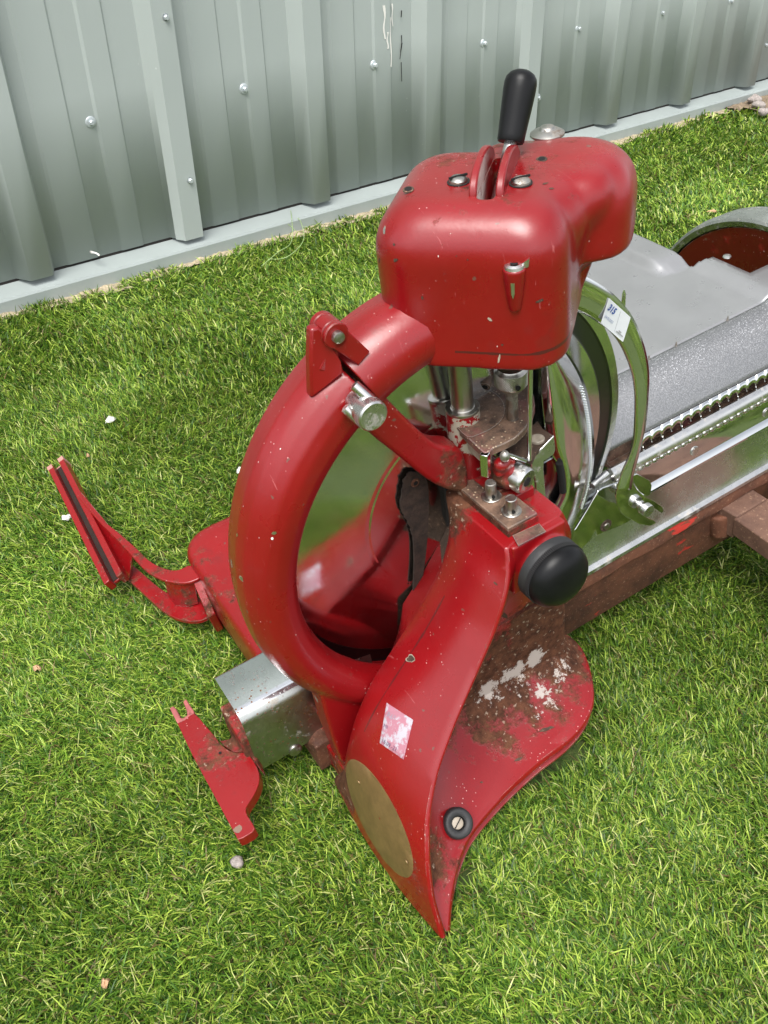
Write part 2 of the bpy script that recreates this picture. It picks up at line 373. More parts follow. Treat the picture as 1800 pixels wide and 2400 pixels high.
class G:
    """collects shapes into one vertex/face list"""
    def __init__(s): s.v = []; s.f = []; s.m = []
    def add(s, v, f, mi=0):
        n = len(s.v); s.v += [Vector(p) for p in v]; s.f += [tuple(i + n for i in q) for q in f]; s.m += [mi] * len(f); return s
    def box(s, lo, hi, mi=0, R=None, c=None):
        a, b = Vector(lo), Vector(hi)
        v = [Vector((x, y, z)) for x in (a.x, b.x) for y in (a.y, b.y) for z in (a.z, b.z)]
        if R is not None: v = [R @ p + Vector(c) for p in v]
        return s.add(v, [(0, 1, 3, 2), (4, 6, 7, 5), (0, 4, 5, 1), (2, 3, 7, 6), (0, 2, 6, 4), (1, 5, 7, 3)], mi)
    def loft(s, rings, mi=0, cap=True, closed=True):
        n = len(rings[0]); v = [p for r in rings for p in r]; f = []
        for i in range(len(rings) - 1):
            for j in range(n if closed else n - 1):
                k = (j + 1) % n; f.append((i * n + j, i * n + k, (i + 1) * n + k, (i + 1) * n + j))
        if cap and closed:
            f.append(tuple(range(n))[::-1]); f.append(tuple((len(rings) - 1) * n + j for j in range(n)))
        return s.add(v, f, mi)
    def lathe(s, prof, c, ax, seg=48, mi=0, cap=True):
        c = Vector(c); ax = Vector(ax).normalized(); a = ax.orthogonal().normalized(); b = ax.cross(a)
        rings = [[c + ax * h + (a * math.cos(t) + b * math.sin(t)) * r for t in [2 * math.pi * i / seg for i in range(seg)]] for r, h in prof]
        return s.loft(rings, mi, cap)
    def tube(s, pts, rad, seg=12, mi=0):
        pts = [Vector(p) for p in pts]; rings = []; prev = None
        if not isinstance(rad, (list, tuple)): rad = [rad] * len(pts)
        for i, p in enumerate(pts):
            t = (pts[min(i + 1, len(pts) - 1)] - pts[max(i - 1, 0)]).normalized()
            a = t.orthogonal().normalized() if prev is None else (prev - t * prev.dot(t)).normalized()
            prev = a; b = t.cross(a)
            rings.append([p + (a * math.cos(2 * math.pi * k / seg) + b * math.sin(2 * math.pi * k / seg)) * rad[i] for k in range(seg)])
        return s.loft(rings, mi)
    def prism(s, poly, off, mi=0):
        """closed polygon of 3-D points extruded by vector off"""
        off = Vector(off); n = len(poly); v = [Vector(p) for p in poly] + [Vector(p) + off for p in poly]
        f = [tuple(range(n)), tuple(range(2 * n - 1, n - 1, -1))] + [(i, (i + 1) % n, (i + 1) % n + n, i + n) for i in range(n)]
        return s.add(v, f, mi)
    def ell(s, c, r, R=None, seg=24, mi=0):
        c = Vector(c); rings = []
        for i in range(1, seg // 2):
            th = math.pi * i / (seg // 2)
            q = [Vector((r[0] * math.sin(th) * math.cos(2 * math.pi * k / seg), r[1] * math.sin(th) * math.sin(2 * math.pi * k / seg), r[2] * math.cos(th))) for k in range(seg)]
            rings.append([c + (R @ p if R else p) for p in q])
        return s.loft(rings, mi)
    def make(s, name, mats, parent=None, **k):
        return make(name, s.v, s.f, mats, parent, fmat=s.m, **k)
def cast(g, name, mats, parent, voxel=.002, smooth=8, sharp=60):
    """fuses the shapes of g into one rounded casting (voxel remesh + smoothing, applied)"""
    o = g.make(name, mats, parent, smooth=False)
    rm = o.modifiers.new('r', 'REMESH'); rm.mode = 'VOXEL'; rm.voxel_size = voxel
    sm = o.modifiers.new('s', 'SMOOTH'); sm.iterations = smooth; sm.factor = .5
    dg = bpy.context.evaluated_depsgraph_get(); ev = o.evaluated_get(dg)
    me = bpy.data.meshes.new_from_object(ev); old = o.data
    o.modifiers.clear(); o.data = me; me.name = name
    me.materials.clear(); me.materials.append(M[mats] if isinstance(mats, str) else mats)
    bpy.data.meshes.remove(old); me.shade_smooth(); return o
def rounded(poly, r, seg=5):
    """rounds the corners of a closed polygon of Vectors"""
    out = []; n = len(poly)
    for i in range(n):
        p0, p, p1 = poly[i - 1], poly[i], poly[(i + 1) % n]
        a = (p0 - p); b = (p1 - p); rr = min(r, a.length * .45, b.length * .45)
        a = p + a.normalized() * rr; b = p + b.normalized() * rr
        for k in range(seg + 1):
            t = k / seg; out.append(a * (1 - t) ** 2 + p * 2 * t * (1 - t) + b * t * t)
    return out
def interp(tab, z):
    """piecewise smooth interpolation, tab rows start with z (descending)"""
    rows = sorted(tab); zs = [r[0] for r in rows]
    return [float(np.interp(z, zs, [r[i] for r in rows])) for i in range(1, len(rows[0]))]
def cr_spline(P, n=6):
    P = [Vector(p) for p in P]; out = []
    for i in range(len(P) - 1):
        a = P[max(i - 1, 0)]; b = P[i]; c = P[i + 1]; d = P[min(i + 2, len(P) - 1)]
        for k in range(n):
            t = k / n
            out.append(.5 * ((2 * b) + (c - a) * t + (2 * a - 5 * b + 4 * c - d) * t * t + (3 * b - a - 3 * c + d) * t ** 3))
    out.append(P[-1]); return out
def label(o, text): o['label'] = text; return o
def thing(o, lab, cat, group=None):
    o['label'] = lab; o['category'] = cat
    if group: o['group'] = group
    return o
def text_mesh(s, size, name, mat, parent, origin, xd, yd, off=.0004, bold=0):
    cu = bpy.data.curves.new(name, 'FONT'); cu.body = s; cu.size = size; cu.offset = bold; cu.resolution_u = 2
    t = bpy.data.objects.new('tmp_text', cu); COL.objects.link(t)
    dg = bpy.context.evaluated_depsgraph_get(); me = bpy.data.meshes.new_from_object(t.evaluated_get(dg))
    xd = Vector(xd).normalized(); yd = Vector(yd).normalized(); nd = xd.cross(yd)
    if nd.y > 0: nd = -nd
    v = [Vector(origin) + xd * p.co.x + yd * p.co.y + nd * off for p in me.vertices]; f = [tuple(p.vertices) for p in me.polygons]
    bpy.data.objects.remove(t); bpy.data.curves.remove(cu); bpy.data.meshes.remove(me)
    return v, f

# ================================================================== SETTING
g = G(); S_ = 60
g.add([(-S_, -S_, -.0140), (S_, -S_, -.0140), (S_, S_, -.0140), (-S_, S_, -.0140)], [(0, 1, 2, 3)])
gr = g.make('ground', 'ground', world_space=True, smooth=False); gr['kind'] = 'structure'

# ---- wall: profiled steel sheet, pitch 333 mm
def wall_dir():
    a = gnd(125, 645, .030, 1.0); b = gnd(1445, 287, .030, 1.0); return a, (b - a).normalized(), (b - a).length / 5
W0, WD, PITCH = wall_dir()
WN = Vector((WD.y, -WD.x, 0))                # towards the camera
ZB = .030
def wp(n, d, z):                              # n in pitches along wall, d metres out of the rib face plane
    return W0 + WD * (n * PITCH) + WN * d + Vector((0, 0, z - ZB))
RD = -.030
prof = []
for k in range(-5, 16):
    prof += [(k + .045, RD), (k + .12, RD), (k + .14, RD + .003), (k + .318, RD + .003), (k + .330, RD), (k + .475, RD), (k + .492, RD + .003),
             (k + .622, RD + .003), (k + .634, RD), (k + .815, RD), (k + .868, 0), (k + 1.0, 0)]
wall = bpy.data.objects.new('metal_wall', None); COL.objects.link(wall)
wall.location = wp(2, 0, 0)
thing(wall, 'grey green profiled steel cladding wall with tall ribs behind the lawn', 'wall')
def wmake(g_, name, mats, **k):
    o = g_.make(name, mats, None, world_space=True, **k)
    for v in o.data.vertices: v.co -= wall.location
    o.parent = wall; return o
g = G(); v = []; f = []
zs = [ZB, .3, .8, 1.4, 2.4]
for i, (n, d_) in enumerate(prof):
    for z in zs: v.append(wp(n, d_, z + (0.0)))
for i in range(len(prof) - 1):
    for j in range(len(zs) - 1):
        a = i * len(zs) + j; b = a + len(zs); f.append((a, b, b + 1, a + 1))
g.add(v, f); sheet = wmake(g, 'cladding_sheet', 'clad', sharp=12)
so = sheet.modifiers.new('t', 'SOLIDIFY'); so.thickness = .0012; so.offset = 0
# lap joint edges on two ribs
g = G()
for k in (1, 4):
    g.prism([wp(k - .165, .0030 - .020, ZB - .002), wp(k - .132, .0035, ZB - .002), wp(k - .005, .0035, ZB - .002), wp(k - .005, .0015, ZB - .002), wp(k - .130, .0015, ZB - .002), wp(k - .160, -.020, ZB - .002)], (0, 0, 2.3))
wmake(g, 'overlap_strip', 'clad', sharp=20)
# base flashing: sloping ledge and upright face
g = G(); v = []
pr = [(-.034, ZB + .030), (-.034, ZB - .004), (.010, ZB - .014), (.0125, ZB - .018), (.0125, -.02), (-.034, -.02)]
for n in np.linspace(-5, 15, 9):
    g_r = [wp(n, d_, z) for d_, z in pr]; v.append(g_r)
g.loft(v); wmake(g, 'base_flashing', 'flash', sharp=20)
g = G()
for (n0, n1) in [(k + .03, k + .83) for k in range(-4, 15)]:
    g.box((0, 0, 0), (1, 1, 1), R=Matrix(((WD.x * (n1 - n0) * PITCH, WN.x * .004, 0), (WD.y * (n1 - n0) * PITCH, WN.y * .004, 0), (0, 0, .006))), c=wp(n0, RD - .0035, ZB - .0058))
wmake(g, 'foam_seal', 'dark', smooth=False)
# screws
def screw_at(u, v_, rib):
    d_ = 0.0 if rib else RD
    P0 = wp(0, d_, 0); r = ray(u, v_); o_ = Vector((0, 0, H_CAM)); t = (P0 - o_).dot(WN) / r.dot(WN); return o_ + r * t
scr = [(386, 40, 1), (443, 422, 1), (212, 286, 0), (571, 208, 0), (876, 152, 0), (1133, 101, 0), (1354, 67, 0), (1550, 30, 0), (1259, 229, 0), (1792, 105, 0), (1712, 2, 0)]
for i, (u, v_, rb) in enumerate(scr):
    p = screw_at(u, v_, rb); g = G()
    g.lathe([(.0095, 0), (.0095, .0015), (.0085, .003), (.0062, .0035)], p, WN, 20)
    g.lathe([(.0045, .003), (.0045, .0085), (.0035, .0095)], p, WN, 6)
    o = wmake(g, 'screw', 'screw', sharp=30)
    if i == 0: label(o, 'screw head splashed with white droppings')
# white droppings streaks near the joint
g = G()
for (u, v_, w_, h_) in ((897, 12, .004, .06), (912, 40, .002, .09), (905, 75, .003, .03), (916, 8, .0018, .04)):
    p = screw_at(u, v_, 0) + WN * .0042; pts = []
    for k in range(10):
        a = k / 9; pts.append(p + WD * (w_ * math.sin(a * 9 + u) * .5 - w_ / 2) - Vector((0, 0, h_ * a)))
    for k in range(9, -1, -1):
        a = k / 9; pts.append(p + WD * (w_ * math.cos(a * 7 + u) * .5 + w_ / 2) - Vector((0, 0, h_ * a)))
    g.prism(pts, WN * .0004)
wmake(g, 'paint_splash', 'litter', smooth=False)
g = G()
for (u0, v0, u1, v1, w_) in ((937.5, 24, 937, 40, .0016), (937.5, 82, 938.5, 100, .0014), (938.5, 100, 936, 120, .002), (936, 120, 934, 138, .001), (937, 145, 938.5, 190, .0011)):
    a = screw_at(u0, v0, 0) + WN * .0042; b = screw_at(u1, v1, 0) + WN * .0042
    g.prism([a - WD * w_ * .5, a + WD * w_, b + WD * w_ * .6, b - WD * w_ * .5], WN * .0004)
wmake(g, 'open_seam', 'hole', smooth=False)

# ---- gritty strip along the wall foot and bare soil at far right
def lumpy(name, mat, outline_fn, nx, ny, amp, z0, seed):
    v = []; f = []
    for i in range(nx):
        for j in range(ny):
            p = outline_fn(i / (nx - 1), j / (ny - 1)); e = min(j, ny - 1 - j) / (ny / 2)
            h = (mnoise.noise(p * 45 + Vector((seed, 0, 0))) * .6 + mnoise.noise(p * 160) * .4) * amp
            v.append(p + Vector((0, 0, z0 + h)))
    for i in range(nx - 1):
        for j in range(ny - 1): a = i * ny + j; f.append((a, a + ny, a + ny + 1, a + 1))
    o = make(name, v, f, mat, None, world_space=True, sharp=80); return o
def strip_fn(s, t):
    n = -5 + 20 * s; wid = .035 + .02 * mnoise.noise(Vector((n * 1.7, 0, 0))); return wp(n, .010 + wid * t, 0)
o = lumpy('grit_strip', 'grit', strip_fn, 900, 8, .008, -.009, 1); o['kind'] = 'structure'
def soil_fn(s, t):
    n = 6.5 + 8 * s; return wp(n, .012 + (.05 + 1.3 * min(1, max(0, (n - 6.55)) * .42)) * t, 0)
o = lumpy('bare_soil', 'soil', soil_fn, 160, 60, .02, -.004, 5); o['kind'] = 'structure'

# ================================================================== SLICER
slicer = bpy.data.objects.new('meat_slicer', None); COL.objects.link(slicer)
slicer.matrix_world = Matrix.Translation(m2w(BASE)) @ MR.to_4x4()
thing(slicer, 'old red and chrome hand-cranked meat slicer standing tilted on the lawn', 'meat slicer')

# ---- body casting (column with sweeping front band)
TAB = [  # z, x_face, y_left, y_right, x_right, y_wall
    (.027, -.020, -.030, -.100, .034, -.098), (.012, -.024, -.040, -.107, .040, -.100), (-.005, -.033, -.048, -.113, .046, -.096),
    (-.028, -.046, -.050, -.116, .050, -.088), (-.055, -.068, -.050, -.121, .058, -.076),
    (-.080, -.093, -.050, -.129, .062, -.069), (-.105, -.117, -.050, -.139, .066, -.064), (-.130, -.135, -.052, -.151, .070, -.062),
    (-.160, -.148, -.053, -.166, .072, -.060), (-.190, -.1545, -.050, -.177, .074, -.060), (-.222, -.157, -.030, -.191, .076, -.060)]
zsT = sorted([t[0] for t in TAB])
def smooth_tab(z):
    # smoothed sampling for a fair surface
    acc = np.zeros(5); w = 0
    for dz, ww in ((-.009, 1), (-.0045, 2), (0, 3), (.0045, 2), (.009, 1)):
        acc += ww * np.array(interp(TAB, min(.027, max(-.222, z + dz)))); w += ww
    return acc / w
def level(z):
    xf, yl, yr, xr, yw = smooth_tab(z)
    if z > .026: xf, yl, yr, xr, yw = interp(TAB, .027)
    if z < -.221: xf, yl, yr, xr, yw = interp(TAB, -.222)
    P = []
    bul = .006                                     # gentle crown across the band
    for k in range(13):
        t = k / 12; y = yl + (yr - yl) * t
        P.append(Vector((xf - bul * math.sin(math.pi * t) * (1 if z < .0 else max(0, 1 - z / .027)) + bul * .4 * 0, y, z)))
    P.append(Vector((xf + .0022, yr - .0012, z)))
    P.append(Vector((xf + .0045, yr - .0002, z)))
    d = yr - yw                                    # undercut of the band edge
    for a, b in ((.008, .22), (.0125, .50), (.020, .78), (.036, .94)):
        P.append(Vector((min(xf + a * (1 + abs(d) * 4), xr - .01), yr - d * b, z)))
    P.append(Vector(((xf + xr) * .5 + .012, yw, z)))
    P.append(Vector((xr - .006, yw, z))); P.append(Vector((xr - .0015, yw + .0025, z))); P.append(Vector((xr, yw + .008, z)))
    P.append(Vector((xr, -.020, z))); P.append(Vector((xr - .01, -.012, z)))
    yb = -.016 if z > -.19 else yl
    P.append(Vector((max(xf + .030, -.06), -.014, z)))
    P.append(Vector((xf + .012, yl + .006, z))); P.append(Vector((xf + .003, yl + .004, z)))
    return P
g = G(); zl = [.027] + list(np.arange(.024, -.220, -.004)) + [-.222]
rings = [level(z) for z in zl]
g.loft(rings)
body = g.make('body_casting', ['red_body', 'rust_dark'], slicer, sharp=38)
n = len(rings[0])
mi = [0] * len(body.data.polygons)
for p in body.data.polygons:
    c = p.center + BASE
    if c.y > -.045 and p.normal.y > .25 and c.x > -.028: mi[p.index] = 1
body.data.polygons.foreach_set('material_index', mi)
label(body, 'red column casting with a sweeping front band and worn paint')
bevel(body, .0012, 2, 50)

# ---- base flange
inner = [at(963, 2012, 1, -.189), Vector((-.151, -.172, -.203)), Vector((-.143, -.155, -.186)), Vector((-.130, -.135, -.174)), Vector((-.112, -.110, -.170)),
         Vector((-.085, -.080, -.171)), Vector((-.05, -.058, -.174)), Vector((-.01, -.052, -.174)), Vector((.03, -.052, -.172)), Vector((.058, -.052, -.171)), Vector((.07, -.040, -.171)), Vector((.07, -.01, -.171))]
Fz = -.206
outer_s = [(1049, 2180), (1060, 2073), (1084, 1991), (1113, 1938), (1175, 1866), (1252, 1793), (1325, 1736), (1368, 1687), (1387, 1639), (1383, 1581), (1363, 1523), (1334, 1490)]
outer = [ats(a, b, 2, Fz) for a, b in outer_s]
outer[0] = at(966, 2014, 1, -.1895)
I = cr_spline(inner, 5); O = cr_spline(outer, 5)
nI = len(I); nK = 9; g = G(); rings = []
for i in range(nI):
    a = I[i]; b = O[i]; r = []
    for k in range(nK):
        t = k / (nK - 1); p = a.lerp(b, t); sag = (a.z - b.z) * (math.pow(1 - t, 2.2) - (1 - t)) * .8
        p.z += sag; r.append(p)
    dn = (b - a); dn.z = 0; dn = dn.normalized() if dn.length > 1e-5 else Vector((0, -1, 0))
    r.append(b + dn * .0015 + Vector((0, 0, -.0015))); r.append(b + dn * .002 + Vector((0, 0, -.005)))
    r.append(b - dn * .006 + Vector((0, 0, -.008))); r.append(b - dn * .008 + Vector((0, 0, -.013))); r.append(b + dn * .000 + Vector((0, 0, -.0155)))
    r.append(b + dn * .000 + Vector((0, 0, -.0175))); r.append(a + Vector((0, 0, min(-.02, -.2235 - a.z))))
    rings.append(r)
g.loft(rings, closed=True)
fl = g.make('base_flange', 'red_body', slicer, sharp=45)
label(fl, 'curved red foot flange with rust and flaking white paint at its back')

# white flaking paint on the flange and pillar joint
g = G()
def blotch(c, ux, uy, rx, ry, seed, n=26):
    c = Vector(c); ux = Vector(ux).normalized(); uy = Vector(uy).normalized(); P = []
    for k in range(n):
        a = 2 * math.pi * k / n; q = 1 + .45 * mnoise.noise(Vector((math.cos(a) * 2.2, math.sin(a) * 2.2, seed)))
        q += .25 * mnoise.noise(Vector((math.cos(a) * 7, math.sin(a) * 7, seed + 9)))
        P.append(c + ux * rx * q * math.cos(a) + uy * ry * q * math.sin(a))
    return P
# ---- back foot box (low red housing behind the column)
zt, zb_ = -.160, -.226
poly = rounded([Vector((-.163, .028, 0)), Vector((-.163, .277, 0)), Vector((-.03, .277, 0)), Vector((.05, .20, 0)), Vector((.06, .028, 0))], .038, 8)
g = G(); rr = []
for (ins, z) in ((.012, zb_ - .004), (.004, zb_), (.0, zb_ + .02), (.0, zt - .012), (.0012, zt - .006), (.0045, zt - .0018), (.010, zt), (.02, zt + .0006)):
    c = sum(poly, Vector((0, 0, 0))) / len(poly); q = []
    for p in poly:
        d_ = (c - p); q.append(Vector((p.x, p.y, z)) + d_.normalized() * ins)
    rr.append(q)
g.loft(rr); o = g.make('rear_housing', 'red_worn', slicer, sharp=50); label(o, 'low rounded red housing behind the blade guard')

# ---- blade
blade_prof = [(.002, -.008), (.0765, -.0080), (.078, -.0072), (.0795, -.0068), (.081, -.0074), (.083, -.0074), (.1505, -.0030)]
g = G(); seg = 160
def ring(r, y): return [Vector((r * math.cos(2 * math.pi * k / seg), y, r * math.sin(2 * math.pi * k / seg))) for k in range(seg)]
pr = [(.0765, -.0130, 0), (.078, -.0126, 0), (.0795, -.0125, 0), (.081, -.0124, 0), (.1500, -.0034, 0), (.1515, -.0024, 1), (.1635, -.0005, 1), (.1650, -.0016, 0), (.1748, .0018, 0), (.175, .0024, 0), (.160, .0050, 0), (.03, .0060, 0)]
base_i = 0
g.add(ring(.002, -.0155) , [tuple(range(seg))])
g.loft([ring(.002, -.0155), ring(.0765, -.0130)], 0, cap=False)
for i in range(len(pr) - 1):
    g.loft([ring(pr[i][0], pr[i][1]), ring(pr[i + 1][0], pr[i + 1][1])], pr[i][2] if pr[i][2] == pr[i + 1][2] else 1, cap=False)
o = g.make('blade', ['blade', 'blade_dark'], slicer, sharp=4); label(o, 'polished round steel blade')

# ---- ring guard
SEC = [(.1470, -.0285), (.1476, -.0315), (.1495, -.0385), (.1540, -.0435), (.160, -.0460), (.1675, -.0462), (.1745, -.0435), (.1795, -.0375), (.1835, -.0300), (.1848, -.0200), (.1830, -.009), (.1805, .0020),
       (.1775, .0030), (.1770, -.008), (.168, -.012), (.151, -.021), (.1476, -.0255)]
def guard(a0, a1, n, sec=SEC, wob=None):
    rings = []
    for i in range(n):
        a = a0 + (a1 - a0) * i / (n - 1); q = math.exp(-((a - D2R(118)) / .62) ** 2)
        rings.append([Vector(((r + (.008 * q * max(0, (r - .155) / .03))) * math.cos(a), y, (r + (.008 * q * max(0, (r - .155) / .03))) * math.sin(a))) for r, y in sec])
    return rings
def ang(u, v, y): p = at(u, v, 1, y); return math.atan2(p.z, p.x)
a_cut = ang(766, 806, -.050)
g = G(); g.loft(guard(a_cut + .012, D2R(264), 130))
web = [(672, 1440), (690, 1490), (702, 1540), (720, 1600), (742, 1655), (800, 1680), (870, 1600), (870, 1500), (820, 1470), (740, 1440)]
g.prism([at(a, b, 1, -.040) for a, b in web], (0, .022, 0))
g.prism([at(a, b, 1, -.018) for a, b in ((700, 1560), (722, 1610), (742, 1665), (800, 1690), (860, 1640), (800, 1570))], (0, .03, 0))
g.box((-.150, -.046, -.226), (-.03, .040, -.196))
RG = cast(g, 'blade_guard', 'red_guard', slicer, .0016, 5); label(RG, 'thick curved red guard ring speckled with dust')
g = G(); g.loft(guard(D2R(70), a_cut - .006, 50)); up = g.make('upper_guard', 'red', slicer, sharp=50); bevel(up, .0008, 2, 50)
# hinge on the guard
def hub(c, ax, r, h, seg=28): gg = G(); gg.lathe([(r - .0008, 0), (r, .0008), (r, h - .0008), (r - .0008, h)], c, ax, seg); return gg
ha = a_cut; rad = Vector((math.cos(ha), 0, math.sin(ha))); tan = Vector((-math.sin(ha), 0, math.cos(ha)))
g = G()
hp = at(728, 726, 1, -.040)
# three knuckles along y with a pin
for (y0, y1, grow) in ((-.040, -.0365, 1), (-.036, -.0255, 0), (-.025, -.0205, 1)):
    c = Vector((hp.x, y0, hp.z)); g.lathe([(.0074, 0), (.0080, .0006), (.0080, y1 - y0 - .0006), (.0074, y1 - y0)], c, (0, 1, 0), 28)
    foot = at(775, 790, 1, y0) if grow else at(690, 800, 1, y0)
    foot2 = at(800, 760, 1, y0) if grow else at(735, 812, 1, y0)
    g.prism([c + Vector((.0075 * math.cos(ha - .9), 0, .0075 * math.sin(ha - .9))), foot2, foot, c - Vector((.0078 * math.cos(ha - .9), 0, .0078 * math.sin(ha - .9)))], (0, y1 - y0, 0))
hg = g.make('hinge', 'red', RG, sharp=40); bevel(hg, .0008, 2, 50)
g = G(); g.box((-.0035, -.016, 0), (.0035, .016, .030), R=Matrix.Rotation(.25, 3, 'Y'), c=Vector((0, 0, 0)))
g = G()
pl = [at(672, 712, 1, -.034), at(690, 706, 1, -.034), at(712, 735, 1, -.036), at(738, 782, 1, -.040), at(744, 806, 1, -.040), at(700, 842, 1, -.036), at(672, 862, 1, -.034), at(670, 780, 1, -.034)]
g.prism([p + Vector((.0, .0, .0)) for p in pl], (0, .007, 0)); o = g.make('hinge_lug', 'red', RG, sharp=30); bevel(o, .0015, 2, 40)
g = G(); c = Vector((hp.x, -.0425, hp.z)); g.lathe([(.0015, -.0012), (.0035, -.0006), (.0038, .001), (.0038, .004)], c, (0, 1, 0), 20)
o = g.make('hinge_pin', 'steel', RG, sharp=40)
# strut
s0 = at(800, 862, 1, -.040); 
g = G(); y1, y0 = -.040, -.020
pl = [at(822, 845, 1, y1), at(880, 905, 1, y1), at(945, 962, 1, y1), at(1000, 975, 1, y1), at(1010, 1060, 1, y1), at(945, 1050, 1, y1), at(860, 985, 1, y1), at(795, 930, 1, y1), at(782, 880, 1, y1)]
g.prism(cr_spline(pl + [pl[0]], 4)[:-1], (0, y0 - y1, 0)); o = g.make('guard_strut', 'red_dusty', slicer, sharp=40); bevel(o, .003, 3, 50)
ST = o
# clamp knob with two prongs
kc = at(807, 900, 1, -.066)
g = G(); R_ = .0098
g.lathe([(R_ - .001, -.0005), (R_, .0005), (R_, .006), (R_ - .0006, .0065), (R_ - .0006, .010), (.007, .0105), (.007, .022)], kc, (0, 1, 0), 56)
for k in range(60):
    a = 2 * math.pi * k / 60; c = kc + Vector((math.cos(a) * R_, .0035, math.sin(a) * R_)); g.box((-.0002, -.0024, -.0002), (.0002, .0024, .0002), R=Matrix.Rotation(-a, 3, 'Y'), c=c)
o = g.make('clamp_knob', ['alu', 'steel'], ST, sharp=35)
g = G()
for (u, v_) in ((765, 832), (746, 880)):
    a = at(u, v_, 1, -.050); b = at(u + 40, v_ + 36, 1, -.058); g.tube([a + (a - b) * .06, a, a.lerp(b, .5), b], [.0012, .0034, .0036, .0036], 12)
g.make('clamp_prong', 'alu', ST, sharp=40)

hb = [(870, 1052), (876, 1032), (892, 1020), (914, 1028), (926, 1060), (922, 1180), (904, 1300), (893, 1300), (895, 1215), (892, 1160), (880, 1128), (866, 1098)]
hb = cr_spline([Vector((a, b, 0)) for a, b in hb + hb[:1]], 8)[:-1]
hb = [Vector((p.x + (3.2 * mnoise.noise(p * .16) + 1.6 * mnoise.noise(p * .5)) * (1 if p.x < 893 else 0), p.y + 2.5 * mnoise.noise(p * .3 + Vector((5, 0, 0))), 0)) for p in hb]
g = G(); g.prism([at(p.x, p.y, 1, -.0175) for p in hb], (0, .0015, 0)); HB = g.make('hub_bracket', 'grime', slicer, sharp=40)
c = at(897, 1043, 1, -.0178); g = G(); g.lathe([(.0030, -.0006), (.0036, 0), (.0036, .001)], c, (0, 1, 0), 20); g.lathe([(.0018, -.0008), (.0018, -.0005)], c, (0, 1, 0), 16, 1); g.make('bracket_screw', ['rust', 'hole'], HB, sharp=40)

# ---- saddle and top block
g = G()
z1 = .035
b0 = ats(1062.6, 1130.5, 2, z1); b1 = ats(1190.6, 1239, 2, z1); b2 = ats(1260, 1202, 2, z1); b3 = b0 + (b2 - b1)
g.prism([b0, b1, b2, b3], (0, 0, -.0085)); o = g.make('top_block', 'steel_dirty', slicer, sharp=30)
bevel(o, .0006, 2, 40); TB = o
label(o, 'greasy steel block with two studs on top of the column')
g = G(); g.prism([p + Vector((0, 0, -.0022)) + (p - (b0 + b2) / 2).normalized() * .0006 for p in (b0, b1, b2, b3)], (0, 0, -.0068)); o = g.make('block_side', 'red_dusty', TB, sharp=30)
# studs with washers
def Z6(X, Y): return 1030 + .2171 * X, 820 + .2171 * Y
for (X, Y, h) in ((560, 1585, .0135), (775, 1745, .0125)):
    u, v_ = Z6(X, Y); c = ats(u, v_, 2, z1); g = G()
    g.lathe([(.0072, 0), (.0072, .0009), (.0066, .0013), (.004, .0013)], c, (0, 0, 1), 28)
    g.lathe([(.0040, .001), (.0040, h - .0005), (.0036, h)], c, (0, 0, 1), 24)
    o = g.make('stud', 'steel', TB, sharp=35)
    g = G(); g.lathe([(.0013, 0), (.0013, .0006)], c + Vector((-.0012, -.0041, .0032)), (-.25, -1, 0), 14)
    g.make('stud_hole', 'hole', o if False else TB, smooth=False)
# saddle rim: recessed tray to the right of the block
g = G()
q = [Z6(850, 2120), Z6(1150, 1965), Z6(1075, 1880), Z6(790, 2010)]
g.prism([ats(a, b, 2, .0275) for a, b in q], (0, 0, .0006)); g.make('saddle_recess', 'steel_dirty', slicer, smooth=False)
# rounded right shoulder that carries the knob
g = G()
g.tube([(.010, -.106, .000), (.018, -.085, .002), (.020, -.06, .004), (.020, -.035, .004)], [.021, .020, .019, .016], 18)
g.ell((.009, -.102, -.001), (.0215, .016, .0215), seg=24)
g.box((-.016, -.104, -.02), (.03, -.03, .0262))
o = cast(g, 'knob_shoulder', 'red_body', slicer, .0016, 5); label(o, 'red rounded shoulder behind the black knob')
# ---- black dome knob on the blade axis
dc = at(1201, 1241, 1, -.122)
g = G(); prd = [(.0255, .0)]
for k in range(0, 15):
    a = math.pi / 2 * k / 14; prd.append((.0240 * math.cos(a) ** .8 if k < 14 else .0004, -.001 - .0140 * math.sin(a) ** .9))
prd = [(.021, .004), (.0232, .0035), (.0240, .002), (.0240, .0)] + prd[1:]
g.lathe(prd, dc, (0, 1, 0), 64); kn = g.make('black_knob', 'black', slicer, sharp=50); label(kn, 'domed black knob with a knurled rim')
g = G()
for k in range(110):
    a = 2 * math.pi * k / 110; c = dc + Vector((math.cos(a) * .0242, .0012, math.sin(a) * .0242)); g.box((-.0003, -.0020, -.0004), (.0005, .0020, .0004), R=Matrix.Rotation(-a, 3, 'Y'), c=c)
g.lathe([(.0238, .003), (.0248, .005), (.0248, .010), (.018, .0105)], dc, (0, 1, 0), 48)
g.make('knurled_rim', 'rubber', kn, sharp=30)

